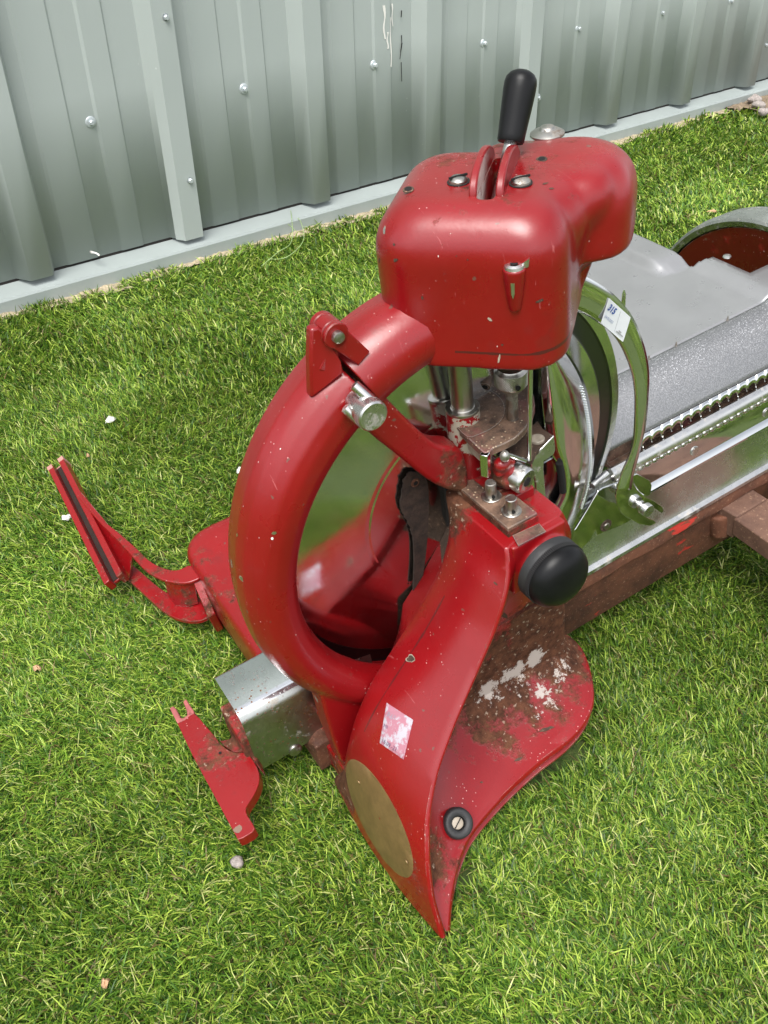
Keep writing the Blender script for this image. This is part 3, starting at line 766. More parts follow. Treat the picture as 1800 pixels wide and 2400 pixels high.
# ---- column, sector plate, shaft
col = ats(*Z6(250, 640), 2, .088)
g = G(); g.lathe([(.0135, .03), (.0135, .045), (.0122, .07), (.0120, .082), (.0118, .0885), (.0085, .0890)], (col.x, col.y, 0), (0, 0, 1), 40)
def collar_line(nt, v, base):
    s = sep(nt, v); z = mth(nt, 'ADD', s[2], BASE.z)
    f = ramp(nt, mth(nt, 'MULTIPLY', mth(nt, 'ADD', mth(nt, 'MULTIPLY', z, 9.0), mth(nt, 'MULTIPLY', noise(nt, v, 75, 7, .7), 3.2)), .3), .68, .69)
    return mixc(nt, f, base, (.36, .33, .26))
M['red_flaked'] = red_paint('red_enamel_flaked', line=collar_line, chips=.8)
o = g.make('shaft_socket', 'red_flaked', slicer, sharp=40); label(o, 'red socket with flaked paint round the shaft'); SK = o
g = G(); g.lathe([(.0118, .0882), (.0122, .0895), (.0118, .0905), (.0085, .0905), (.0080, .0912)], (col.x, col.y, 0), (0, 0, 1), 40); g.make('socket_collar', 'steel', SK, sharp=40)
g = G(); g.tube([(col.x, col.y, .088), (col.x, col.y, .17)], .0079, 28); o = g.make('shaft', 'steel', slicer, sharp=40); label(o, 'dull steel shaft under the hood')
pz = .080
pl = [(150, 790), (300, 940), (480, 1110), (540, 1100), (575, 1060), (700, 1010), (820, 945), (920, 850), (990, 740), (1030, 600), (1020, 490), (950, 400), (830, 345), (700, 340), (560, 400), (430, 480), (260, 600)]
pts = [ats(*Z6(a, b), 2, pz) for a, b in pl]
g = G(); g.prism(pts, (0, 0, -.006)); o = g.make('sector_plate', 'steel_dirty', slicer, sharp=30); bevel(o, .0005, 1, 40); SP = o
label(o, 'rust stained sector plate beside the shaft')
inn = [ats(*Z6(a, b), 2, pz + .0012) for a, b in ((150, 790), (300, 935), (450, 900), (600, 820), (690, 720), (700, 600), (640, 500), (520, 440), (330, 560))]
g = G(); g.prism(cr_spline(inn + [inn[0]], 3)[:-1], (0, 0, -.002)); g.make('raised_boss', 'steel_dirty', SP, sharp=30)
lo = [ats(*Z6(a, b), 2, pz - .006) for a, b in ((150, 790), (485, 1105), (570, 1060), (420, 800), (300, 640))]
g = G(); g.prism(lo, (0, 0, -.013)); o = g.make('plate_corner', 'tan', SP, sharp=30); bevel(o, .0008, 1, 40)
e0 = ats(*Z6(500, 1130), 2, pz - .0005); g = G(); g.box((-.0026, -.0028, -.0190), (.0026, .0028, .0), c=e0 + Vector((.0004, .0016, 0)), R=Matrix.Rotation(.5, 3, 'Z')); o = g.make('corner_stop', 'chrome', SP, sharp=30); bevel(o, .0005, 2)
# knurled knob and stem beneath hood
kx = ats(*Z6(775, 370), 1, -.045)
kz = kx.z
g = G(); g.lathe([(.009, .014), (.0095, .013), (.0108, .012), (.0112, .0115), (.0112, .001), (.0106, 0), (.0085, -.002), (.0065, -.005), (.0050, -.0055), (.0042, -.007), (.0042, -.032), (.0036, -.033)], (kx.x, kx.y, kz), (0, 0, 1), 40)
kk = g.make('knurled_screw', 'steel', slicer, sharp=35); label(kk, 'knurled adjusting screw hanging beneath the hood')
g = G()
for k in range(44):
    for sgn in (1, -1):
        P = []
        for j in range(6):
            t = j / 5; a = 2 * math.pi * k / 44 + sgn * t * .75; P.append(Vector((kx.x + .0112 * math.cos(a), kx.y + .0112 * math.sin(a), kz + .0015 + t * .0095)))
        g.tube(P, .00028, 4)
g.make('knurling', 'steel', kk, smooth=False)
g = G(); g.lathe([(.0018, 0), (.0018, .0008)], (kx.x - .003, kx.y - .0112, kz + .004), (-.25, -1, 0), 14); g.make('screw_hole', 'hole', kk, smooth=False)
# thin rod
ra = ats(*Z6(982, 180), 1, -.066); rb = ats(*Z6(970, 1185), 1, -.066)
g = G(); g.tube([ra + (ra - rb) * .2, ra, rb], .0017, 14); o = g.make('thin_rod', 'chrome', slicer, sharp=50)
# small tubes
g = G(); a = ats(*Z6(490, 400), 1, -.012); g.lathe([(.0040, 0), (.0040, .018)], a, (.55, .45, .25), 20); g.lathe([(.0022, -.0004), (.0022, .0002)], a, (.55, .45, .25), 16, 1)
g.make('oil_pipe', ['steel_dirty', 'hole'], slicer, sharp=40)
a = ats(*Z6(945, 1425), 1, -.074); g = G(); g.lathe([(.0088, 0), (.0098, .001), (.0100, .003), (.0098, .012)], a, (-.25, .95, .1), 30)
g.lathe([(.0036, -.0006), (.0036, .0004)], a, (-.25, .95, .1), 20, 1); g.make('chrome_boss', ['alu', 'hole'], slicer, sharp=40)
a = ats(*Z6(705, 1150), 1, -.070); g = G(); g.ell(a, (.0035, .0035, .0045), seg=16); g.make('small_stud', 'steel', slicer)
# crumbly rust heap behind studs
g = G()
for k in range(26):
    u, v_ = Z6(640 + random.random() * 230, 1190 + random.random() * 330); p = ats(u, v_, 1, -.060 + random.uniform(-.005, .006)); r = random.uniform(.003, .008); g.ell(p, (r, r * .9, r * .8), seg=10)
g.box((-.004, -.07, .0), (.03, -.02, .035))
o = cast(g, 'grimy_casting', 'red_dusty', slicer, .0014, 2); label(o, 'dirty red inner casting crusted with grease and swarf')
# bracket plate (bright, Z shaped)
g = G()
br = [(985, 1180), (1000, 1150), (1040, 1110), (1110, 1060), (1240, 925), (1252, 1080), (1235, 1130), (1130, 1200), (1125, 1290), (1150, 1560), (1180, 1800), (1080, 1740), (1050, 1640), (1040, 1450), (1020, 1340), (995, 1290)]
g.prism([ats(*Z6(a, b), 1, -.060) for a, b in br], (0, .002, 0)); o = g.make('bright_bracket', 'alu', slicer, sharp=30); bevel(o, .0006, 2); BB = o
g = G(); z_ = ats(*Z6(1040, 1100), 1, -.060).z + .0004
tp = [ats(*Z6(a, b), 2, z_) for a, b in ((640, 1130), (1000, 1200), (1040, 1110), (1235, 930), (1110, 850), (1060, 770), (800, 980))]
g.prism(tp, (0, 0, -.003)); g.make('dirty_shelf', 'rust_dark', BB, smooth=False)
g = G(); c = ats(*Z6(1058, 975), 2, z_); g.lathe([(.0052, 0), (.0052, .0016), (.0045, .0022)], c, (0, 0, 1), 24); g.make('bolt_head', 'tan', BB, sharp=40)
g = G(); g.tube([ats(*Z6(690, 1110), 1, -.066), ats(*Z6(930, 1195), 1, -.066)], .0016, 10); g.make('edge_bead', 'chrome', BB)
# deflector plate in chrome
g = G(); rows = []
Lf = [(1165, 770), (1163, 840), (1168, 900), (1178, 965), (1200, 1010), (1206, 1060), (1190, 1100), (1190, 1150), (1205, 1190)]
Rt = [(1215, 745), (1258, 815), (1279, 900), (1284, 980), (1276, 1040), (1262, 1090), (1246, 1130), (1236, 1165), (1232, 1195)]
Lf = cr_spline([Vector((a, b, 0)) for a, b in Lf], 5); Rt = cr_spline([Vector((a, b, 0)) for a, b in Rt], 5)
for a, b in zip(Lf, Rt):
    r = []
    for k in range(13):
        t = k / 12; q = a.lerp(b, t); r.append(at(q.x, q.y, 1, -.034 - .017 * math.sin(math.pi * t ** .75) + .006 * t))
    rows.append(r)
g.loft(rows, closed=False); o = g.make('slice_deflector', 'chrome', slicer, sharp=80); so = o.modifiers.new('t', 'SOLIDIFY'); so.thickness = .0012
label(o, 'curved chrome slice deflector plate'); DF = o
g = G()
ed = [r[-2] + Vector((0, -.001, 0)) for r in rows][6:-14]
for p in ed:
    pass
pts2 = cr_spline(ed, 3)
for p in pts2: g.ell(p, (.0011, .0011, .0009), seg=8)
g.make('beaded_edge', 'chrome', DF)
# lower mirror panel between bracket and deflector
pl = [(1140, 1020), (1195, 990), (1212, 1010), (1222, 1060), (1232, 1195), (1200, 1230), (1150, 1190)]
g = G(); g.prism([at(a, b, 1, -.034) for a, b in pl], (0, .0012, 0)); g.make('lower_deflector', 'chrome', DF, smooth=False)
g = G(); g.tube([at(1208, 1000, 1, -.047), at(1213, 1030, 1, -.047), at(1216, 1062, 1, -.047)], .0028, 10); g.make('dark_slot', 'hole', DF, smooth=False)

# ---- SHARPENER HOOD (head)
UA = Vector((.676, -.737, 0)); VA = Vector((.737, .676, 0)); ZA = Vector((0, 0, 1))
HR = Matrix((UA, VA, ZA)).transposed()
def hp_(u, v_, z): return UA * u + VA * v_ + ZA * z
def rbox(g, u0, u1, v0, v1, z0, z1, r, seg=6, top=None, taper=0.0):
    """box with rounded vertical corners and rounded top edge (hood axes)"""
    rt = top if top else r
    rings = []
    for k in range(-1, seg + 1):
        if k < 0: ins, z = 0, z0
        else:
            a = math.pi / 2 * k / seg; ins = rt * (1 - math.cos(a)); z = z1 - rt + rt * math.sin(a)
        tp = taper * (z1 - z)
        U0, U1, V0, V1 = u0 + ins + tp, u1 - ins - tp, v0 + ins + tp, v1 - ins - tp; rc = max(.002, r - ins * .6)
        P = []
        for (cu, cv, a0) in ((U1 - rc, V1 - rc, 0), (U0 + rc, V1 - rc, 90), (U0 + rc, V0 + rc, 180), (U1 - rc, V0 + rc, 270)):
            for j in range(7):
                a = D2R(a0 + 90 * j / 6); P.append(hp_(cu + rc * math.cos(a), cv + rc * math.sin(a), z))
        rings.append(P)
    g.loft(rings)
g = G()
rbox(g, -.0225, .094, -.051, .066, .1465, .2447, .027, top=.028)
rbox(g, .045, .1245, .008, .088, .1870, .2455, .030, top=.029)
rbox(g, .010, .1235, -.010, .087, .150, .2440, .030, top=.029, taper=.34)
rbox(g, .020, .106, -.030, .064, .165, .2432, .030, top=.030, taper=.20)
hood = cast(g, 'sharpener_hood', 'red_head', slicer, .0019, 26)
def cut(o, g_):
    c_ = g_.make('cutter', 'hole', None, smooth=False)
    for vv in c_.data.vertices: vv.co -= BASE
    c_.parent = o.parent
    md = o.modifiers.new('b', 'BOOLEAN'); md.operation = 'DIFFERENCE'; md.object = c_; md.solver = 'EXACT'
    bpy.context.view_layer.update()
    me = bpy.data.meshes.new_from_object(o.evaluated_get(bpy.context.evaluated_depsgraph_get())); old = o.data; o.modifiers.clear(); o.data = me
    me.name = o.name; bpy.data.meshes.remove(old); bpy.data.objects.remove(c_); me.set_sharp_from_angle(angle=D2R(50))
g = G(); g.prism(rounded([hp_(.0398, -.025, .212), hp_(.0502, -.025, .212), hp_(.0502, .034, .212), hp_(.0398, .034, .212)], .004, 4), (0, 0, .06)); cut(hood, g)
label(hood, 'bulging glossy red sharpener hood with chipped rim')
# slot ears
def ear(uc, wd):
    P = []
    for k in range(15):
        a = math.pi * k / 14; P.append(hp_(uc - wd / 2, .008 + .030 * math.cos(a) * -1, .2418 +   .0165 * math.sin(a) ** .85))
    return P
g = G(); g.prism(ear(.0380, .006), UA * .0046); o = g.make('slot_ear', 'red', hood, sharp=40); bevel(o, .001, 2, 40)
g = G(); g.prism(ear(.0534, .006), UA * .0046); o = g.make('slot_ear', 'red', hood, sharp=40); bevel(o, .001, 2, 40)
# lever and black handle
lb = at(1103, 305, 1, -.012); lt = at(1128, 160, 1, -.002)
ax = (lt - lb).normalized()
g = G(); g.tube([hp_(.045, .004, .225), lb - ax * .006, lb + ax * .01], [.0040, .0038, .0036], 16); lv = g.make('lever', 'alu', hood, sharp=50)
Lh = (lt - lb).length
g = G(); g.lathe([(.0040, -.0005), (.0076, -.0008), (.0082, .0004), (.0083, Lh * .08), (.0088, Lh * .3), (.0094, Lh * .55), (.0098, Lh * .75), (.0098, Lh * .86), (.0092, Lh * .94), (.0074, Lh * 1.005), (.0045, Lh * 1.05), (.0008, Lh * 1.062)], lb, ax, 36)
o = g.make('lever_handle', 'black', lv if False else hood, sharp=50); label(o, 'tapered black lever handle')
# screws on hood
for (u, v_, zz) in ((.0250, -.002, .2450), (.0620, -.004, .2450)):
    c = hp_(u, v_, zz); g = G(); g.lathe([(.0068, 0), (.0068, .0006), (.0064, .0006)], c - ZA * .0003, (0, 0, 1), 26)
    g.make('screw_recess', 'dark', hood, sharp=40)
    g = G(); g.lathe([(.0058, 0), (.0056, .0016), (.0040, .0030), (.0015, .0034)], c, (.05, -.05, 1), 26)
    sc_ = g.make('hood_screw', 'steel', hood, sharp=40)
    g = G(); g.box((-.0058, -.0006, .0026), (.0058, .0006, .0038), R=HR @ Matrix.Rotation(.6, 3, 'Z'), c=c); g.make('screw_slot', 'hole', hood, smooth=False)
for (u, v_) in ((882, 410), (1170, 345)):
    p = at(u, v_, 2, .2442); g = G(); g.lathe([(.0034, 0), (.0034, .0004), (.0024, .0006)], p, (-.1, -.1, 1), 20); g.lathe([(.0022, .0006), (.0022, .0008)], p, (-.1, -.1, 1), 16, 1); g.make('oil_hole', ['rust_dark', 'hole'], hood, sharp=40)
# oil nozzle with broken lip on the front face
nc = hp_(.0655, -.0505, .216)
g = G(); g.lathe([(.0035, -.026), (.0052, -.016), (.0064, -.004), (.0066, 0), (.0055, .001), (.0028, .0012)], nc, (0, 0, 1), 24)
nb = cast(g, 'nozzle_boss', 'red_head', hood if False else slicer, .0010, 2)
nb.parent = hood
g = G(); g.lathe([(.0030, .0), (.0058, .0006), (.0054, .0022), (.0036, .0030), (.0024, .0026)], nc, (0, 0, 1), 22)
g.prism([nc + UA * .002 + ZA * .001, nc + UA * .0085 + ZA * .0060, nc + UA * .0080 + ZA * .001, nc + UA * .004 - ZA * .0005], VA * .004)
g.make('nozzle_lip', 'alu', hood, sharp=40)
g = G(); g.lathe([(.0022, .003), (.0022, .0034)], nc, (0, 0, 1), 16); g.make('nozzle_hole', 'hole', hood, smooth=False)
g = G(); g.prism([nc + UA * a - VA * .0062 + ZA * b for a, b in ((-.0011, -.006), (.0011, -.006), (.0009, -.013), (0, -.016), (-.0009, -.013))], VA * .002); g.make('bare_patch', 'alu', hood, smooth=False)
# oil cup behind the hood
oc = at(1182, 274, 1, .005)
g = G(); g.lathe([(.0070, -.05), (.0070, -.010), (.0075, -.006)], oc, (0, 0, 1), 30, 1); g.lathe([(.0095, -.0060), (.0110, -.0050), (.0110, -.0038), (.0085, -.0022), (.0055, -.0014), (.0050, -.0004), (.0042, .0004), (.0015, .0008)], oc, (0, 0, 1), 36)
o = g.make('oil_cup', ['steel', 'steel_dirty'], slicer, sharp=40); label(o, 'chrome capped oil cup standing behind the red hood')

# ---- ARC GUARD STRIP with lot sticker
def ZA5(X, Y): return 1250 + .2938 * X, 600 + .2938 * Y
outr = [(330, 120), (500, 210), (640, 310), (780, 480), (870, 700), (910, 900), (908, 1100), (885, 1350), (840, 1550), (790, 1740), (770, 1860)]
innr = [(180, 400), (385, 450), (520, 530), (610, 600), (700, 730), (770, 900), (800, 1050), (805, 1250), (790, 1500), (700, 1720), (655, 1860)]
sp = lambda L_: cr_spline([Vector((a, b, 0)) for a, b in L_], 6)
g = G(); rows = []
for a, b in zip(sp(outr), sp(innr)):
    r = []
    for k in range(6):
        t = k / 5; q = a.lerp(b, t); r.append(ats(*ZA5(q.x, q.y), 1, -.0362 + .0020 * t - .0012 * math.sin(math.pi * t)))
    rows.append(r)
g.loft(rows, closed=False); ag = g.make('arc_guard', 'chrome', slicer, sharp=80); so = ag.modifiers.new('t', 'SOLIDIFY'); so.thickness = .0016
label(ag, 'bright curved chrome guard strip ending in a forked foot')
def ZB1(X, Y): return 1350 + .27125 * X, 850 + .27125 * Y
fork = [(360, 1050), (345, 1160), (360, 1230), (395, 1300), (440, 1335), (540, 1392), (640, 1412), (695, 1385), (672, 1360), (600, 1330), (542, 1290), (532, 1255), (562, 1232), (640, 1238), (700, 1272), (740, 1302), (760, 1282), (748, 1245), (690, 1205), (600, 1160), (535, 1105), (500, 1050), (490, 985), (450, 985)]
g = G(); g.prism([ats(*ZB1(a, b), 1, -.035) for a, b in fork], (0, .0016, 0)); o = g.make('forked_foot', 'chrome', ag, sharp=30); bevel(o, .0004, 2)
lobe = [(480, 1010), (490, 975), (530, 962), (640, 1020), (656, 1060), (645, 1140), (612, 1158), (540, 1110)]
g = G(); g.prism([ats(*ZB1(a, b), 1, -.030) for a, b in lobe], (0, .0016, 0)); o = g.make('back_lobe', 'chrome', ag, sharp=30); bevel(o, .0004, 2)
pc = ats(*ZB1(632, 1285), 1, -.045); g = G(); g.lathe([(.0055, 0), (.0060, .0005), (.0060, .005), (.0055, .0055), (.0030, .0055), (.0030, .009), (.0045, .009), (.0048, .012), (.0048, .030)], pc, (0, 1, 0), 32)
o = g.make('fork_stud', 'alu', slicer, sharp=35)
# sticker with printed lot number
def ZS(X, Y): return 1400 + .2411 * X, 480 + .2411 * Y
sc4 = [ats(*ZS(a, b), 1, -.0388) for a, b in ((112, 903), (325, 1095), (250, 1335), (35, 1150))]
g = G(); ctr = sum(sc4, Vector()) / 4
g.prism(rounded(sc4, .0012, 3), (0, .0003, 0)); st = g.make('lot_sticker', 'white', slicer, smooth=False); label(st, 'white lot sticker printed 315 in blue')
xd = (sc4[1] - sc4[0]).normalized(); yd = (sc4[0] - sc4[3]).normalized(); yd = (yd - xd * yd.dot(xd)).normalized()
w_ = (sc4[1] - sc4[0]).length; h_ = (sc4[0] - sc4[3]).length
def put(parent, s, size, fx, fy, mat, name, bold=0):
    v, f = text_mesh(s, size, name, mat, parent, sc4[3] + (sc4[2] - sc4[3]) * fx + (sc4[0] - sc4[3]) * fy + Vector((0, -.0002, 0)), xd, yd, .0003, bold)
    o = make(name, v, f, mat, parent, smooth=False); return o
put(st, '315', h_ * .34, .05, .60, 'ink', 'lot_number', .0002)
put(st, '24/05/2023', h_ * .14, .03, .28, 'ink_pale', 'printed_date')
g = G()
for (fx0, fx1, fy) in ((.68, .80, .22), (.60, .90, .14)):
    a_ = sc4[3] + (sc4[2] - sc4[3]) * fx0 + (sc4[0] - sc4[3]) * fy + Vector((0, -.0005, 0)); b_ = a_ + (sc4[2] - sc4[3]) * (fx1 - fx0); u_ = yd * h_ * .045
    g.add([a_, b_, b_ + u_, a_ + u_], [(0, 1, 2, 3)])
g.make('blurred_print', 'ink_grey', st, smooth=False)
g = G(); a = sc4[3].lerp(sc4[2], .55) + Vector((0, -.0004, 0)); b = sc4[0].lerp(sc4[1], .55) + Vector((0, -.0004, 0)); g.tube([a.lerp(b, .12), a.lerp(b, .9)], .0001, 4); g.make('divider_line', 'ink_grey', st, smooth=False)

# ---- edge guard plate next to the blade rim
gp = [(-60, 1500), (0, 1432), (100, 1270), (190, 1112), (240, 1080), (365, 1035), (420, 1080), (480, 1200), (500, 1350), (430, 1390), (290, 1450), (180, 1498), (172, 1450), (120, 1540), (60, 1600), (-40, 1660)]
g = G(); g.prism([ats(*ZB1(a, b), 1, -.0155) for a, b in gp], (0, .002, 0)); o = g.make('rim_shield', 'chrome', slicer, sharp=30); bevel(o, .0008, 2); label(o, 'chrome shield plate beside the blade rim')
RS = o
g = G(); c = ats(*ZB1(262, 1410), 1, -.0161); g.lathe([(.0062, 0), (.0062, .002)], c, (0, 1, 0), 20); o2 = g.make('rusty_slot', 'rust_dark', RS, smooth=False)
g = G(); g.lathe([(.0030, -.0012), (.0034, -.0006), (.0034, .001)], c, (0, 1, 0), 18); g.make('shield_screw', 'steel', RS, sharp=40)
g = G(); c = ats(*ZB1(175, 1015), 1, -.012); g.tube([c + Vector((.012, 0, .001)), c + Vector((-.006, -.002, -.002))], .0032, 12); g.make('blade_stop', 'alu', slicer)

# ---- CARRIAGE: table, serrated strip, rails, beam
XL, XR = .03, .95
def extr(name, prof_, mats, parent, x0=XL, x1=XR, n=2, sharp=30, closed=True):
    g = G(); g.loft([[Vector((x, y, z)) for y, z in prof_] for x in np.linspace(x0, x1, n)], closed=closed); return g.make(name, mats, parent, sharp=sharp)
carr = extr('carriage_rail', [(.000, -.118), (-.0035, -.121), (-.0042, -.126), (-.0055, -.134), (-.0075, -.143), (-.0098, -.152), (-.0125, -.1595), (-.0145, -.1630), (-.0140, -.1650), (.01, -.165), (.01, -.118)], ['rail'], slicer)
label(carr, 'long bright chrome rail plate with a rolled lower lip')
extr('lower_lip', [(-.0128, -.1595), (-.0166, -.1625), (-.0172, -.1658), (-.0135, -.1668)], 'alu', carr)
fp = extr('face_plate', [(.001, -.081), (.000, -.084), (-.0005, -.112), (-.003, -.1140), (-.0052, -.1165), (-.0050, -.1190), (.006, -.1195), (.006, -.081)], 'chrome', slicer); label(fp, 'mirror finished face plate below the beaded rail')
bead = extr('bead_rail', [(.0035, -.0700), (.0010, -.0690), (-.0020, -.0705), (-.0045, -.0740), (-.0050, -.0780), (-.0030, -.0815), (.0035, -.0820)], 'alu', slicer, x0=.17); label(bead, 'rounded alloy rail with scalloped lower edge')
g = G()
for k in range(84):
    x = .172 + k * .0088; g.ell((x + .0044, -.0036, -.0822), (.0044, .0015, .0028), seg=10)
g.make('scalloped_trim', 'alu', bead, sharp=60)
g = G()
for i in range(3):
    c = Vector((.225 + i * .145, -.0012, -.103)) if i else ats(*ZB1(1030, 765), 1, -.0012)
    g = G(); g.lathe([(.0046, -.0006), (.0048, .0), (.0048, .002)], c, (0, 1, 0), 24); o = g.make('plate_screw', 'alu', fp, sharp=40)
# lower left rail end with notch
g = G(); g.box((.10, .001, -.105), (.19, .012, -.080)); g.box((.10, -.002, -.0835), (.178, .010, -.0765)); o = g.make('rail_end', 'alu', slicer); bevel(o, .0015, 2)
# dark channel with pins
ch = extr('pin_channel', [(.004, -.0795), (.016, -.0780), (.018, -.052), (.020, -.052), (.020, -.082), (.004, -.082)], 'steel_dirty', slicer, x0=.18); label(ch, 'dark channel behind the toothed strip')
g = G()
def ZC(X, Y): return ZB1(X, Y)
x0p = ats(*ZB1(745, 670), 1, .006).x; x1p = ats(*ZB1(1548, 235), 1, .006).x; dp = (x1p - x0p) / 5
for k in range(-1, 18):
    g = G(); x = x0p + dp * k; g.lathe([(.0022, 0), (.0022, .002), (.0014, .0025), (.0014, .006), (.0004, .0095)], (x, .006, -.077), (0, 0, 1), 12)
    o = g.make('pin', 'chrome', ch, sharp=50)
# serrated strip
g = G(); x = .196; P = []; tooth = dp * .5
top = -.0525; tip = -.0640
xs0 = ats(*ZB1(570, 660), 1, .002).x
nT = 36
up_, dn_ = [], []
for k in range(nT):
    xa = xs0 + k * tooth
    for j in range(9):
        t = j / 8; a = math.pi * t
        dn_.append(Vector((xa + tooth * (.5 - .44 * math.cos(a)), .002, tip + .0062 * math.sin(a))))
poly = [Vector((xs0, .0035, top)), Vector((xs0 + nT * tooth, .0035, top))] + dn_[::-1]
# build as quad strip for clean shading
g = G(); v = []; f = []
for p in dn_: v += [p, Vector((p.x, .0045, top))]
for i in range(len(dn_) - 1): f.append((2 * i, 2 * i + 2, 2 * i + 3, 2 * i + 1))
g.add(v, f); o = g.make('toothed_strip', 'chrome', slicer, sharp=60); so = o.modifiers.new('t', 'SOLIDIFY'); so.thickness = .0012; label(o, 'saw toothed chrome strip along the table edge')
# table sheet
def zt_(x, y):
    z = -.0205
    if y < .052:
        t = max(0, (.052 - y) / .0475); z -= .0315 * (t ** 2.1)
    if x > .372 and y > .150:
        t = min(1, (x - .372) / .014); w = min(1, max(0, (y - .150 - .3 * max(0, .392 - x)) / .022)); z += .009 * (t * t * (3 - 2 * t)) * (w * w * (3 - 2 * w))
    if y <= .150 and x > .405:
        t = min(1, (x - .405) / .02); z += .006 * (t * t * (3 - 2 * t))
    return z
xs = list(np.linspace(.12, .37, 40)) + list(np.linspace(.372, .43, 36)) + list(np.linspace(.435, .95, 10))
ys = list(np.linspace(.0045, .054, 22)) + list(np.linspace(.058, .138, 14)) + list(np.linspace(.140, .156, 9)) + list(np.linspace(.165, .30, 14))
g = G(); v = [Vector((x, y, zt_(x, y))) for x in xs for y in ys]; f1 = []; f2 = []; ny = len(ys)
for i in range(len(xs) - 1):
    for j in range(ny - 1):
        xc = xs[i + 1]; yc = ys[j]
        lim = .411 if yc > .148 else (.411 + (.148 - yc) / .012 * .05 if yc > .136 else (.462 if yc > .09 else .95))
        if xc > lim + .001: continue
        q = (i * ny + j, (i + 1) * ny + j, (i + 1) * ny + j + 1, i * ny + j + 1)
        (f1 if ys[j + 1] > .0545 else f2).append(q)
tb = make('meat_table', v, f1, 'table', slicer, sharp=70); so = tb.modifiers.new('t', 'SOLIDIFY'); so.thickness = .0016; so.offset = -1; label(tb, 'flat satin grey meat table sheet with a raised end lip')
tf = make('sparkling_apron', v, f2, 'sparkle', tb, sharp=70); so = tf.modifiers.new('t', 'SOLIDIFY'); so.thickness = .0016; so.offset = -1; label(tf, 'rough sparkling metal apron curving down from the table')
c = ats(1704, 602, 2, zt_(.44, .12) + .0016); g = G(); g.lathe([(.0046, 0), (.0042, .0012), (.002, .0018)], c, (0, 0, 1), 20); g.make('table_screw', 'alu', tb, sharp=40)
for (X, Y) in ((252, 935),):
    c = ats(*ZS(X, Y + 40), 1, .03); g = G(); g.tube([c, c + Vector((0, 0, .010)), c + Vector((0, 0, .014))], [.0018, .0016, .0006], 10); g.make('table_spike', 'chrome', tb)
for (X, Y) in ((500, 1495), (765, 1360), (1265, 1110)):
    c = ats(*ZS(X, Y + 12), 2, -.0205); g = G(); g.tube([c, c + Vector((0, 0, .0045))], [.0012, .0005], 8); g.make('table_spike', 'steel', tb)
# beam under the rail
g = G(); rows = []
for x in np.linspace(.02, .95, 120):
    w = .0022 * mnoise.noise(Vector((x * 40, 0, 0))); w2 = .003 * mnoise.noise(Vector((x * 25, 7, 0)))
    rows.append([Vector((x, y, z)) for y, z in ((.03, -.1665), (-.0135, -.1665), (-.0160, -.170), (-.0170 + w * .4, -.181 + w2), (-.0130 + w, -.185 + w2), (-.0125, -.191), (-.0130, -.238), (-.011, -.2415), (.03, -.2415))])
g.loft(rows); bm_ = g.make('rusty_beam', 'rust', slicer, sharp=35); label(bm_, 'rusty iron beam under the chrome rail with red paint remnants')
# cross arm
p0 = ats(1690, 1191, 1, -.016); g = G(); x0 = p0.x; x1 = x0 + .10; zA = p0.z
g.prism([Vector((x0, -.010, zA)), Vector((x0 + .002, -.034, zA)), Vector((x0 + .045, -.034, zA)), Vector((x0 + .045, -.010, zA))], (0, 0, -.03))
g.prism([Vector((x0 + .001, -.032, zA - .0025)), Vector((x0 - .004, -.21, zA - .0025)), Vector((x1, -.21, zA - .0025)), Vector((x1, -.032, zA - .0025))], (0, 0, -.022))
o = g.make('cross_arm', 'rust2', bm_, sharp=30); bevel(o, .0015, 2); label(o, 'flat rusty cross arm at the right')
g = G(); g.tube([(x0 + .006, -.010, zA - .012), (x0 + .003, -.018, zA - .038)], [.016, .010], 16); cast(g, 'weld_gusset', 'rust', slicer, .002, 4).parent = bm_

# ---- HANDWHEEL
wx = .470; wc = Vector((wx, .1025, -.1395)); WR = .1612
g = G(); g.lathe([(WR - .010, .002), (WR - .004, .0), (WR - .001, .0015), (WR, .006), (WR + .001, .013), (WR, .036), (WR - .002, .040), (WR - .008, .041), (WR - .012, .036), (WR - .012, .006)], wc, (1, 0, 0), 120, cap=False)
hw = g.make('handwheel', 'alu', slicer, sharp=40); label(hw, 'large handwheel with bright rim and red web darkened as if shaded')
M['red_shaded'] = red_paint('red_enamel_wheel_shaded', chips=.95, zones=((.47, .09, -.10, .06, .55),), tone=.5)  # tone lowered to paint the shade on the web into its red
g = G(); g.lathe([(.004, .012), (.10, .012), (.13, .008), (WR - .0115, .004), (WR - .0115, .018), (.004, .020)], wc, (1, 0, 0), 100); g.make('wheel_web', 'red_shaded', hw, sharp=30)
g = G(); g.box((-.012, -.022, -.02), (.0, .022, .02), c=Vector((wx + .008, .115, -.035))); g.make('wheel_block', 'dark', hw)
g = G(); g.tube([(wx + .02, wc.y, wc.z), (wx - .10, wc.y, wc.z)], .016, 24); g.make('wheel_axle', 'steel', hw)

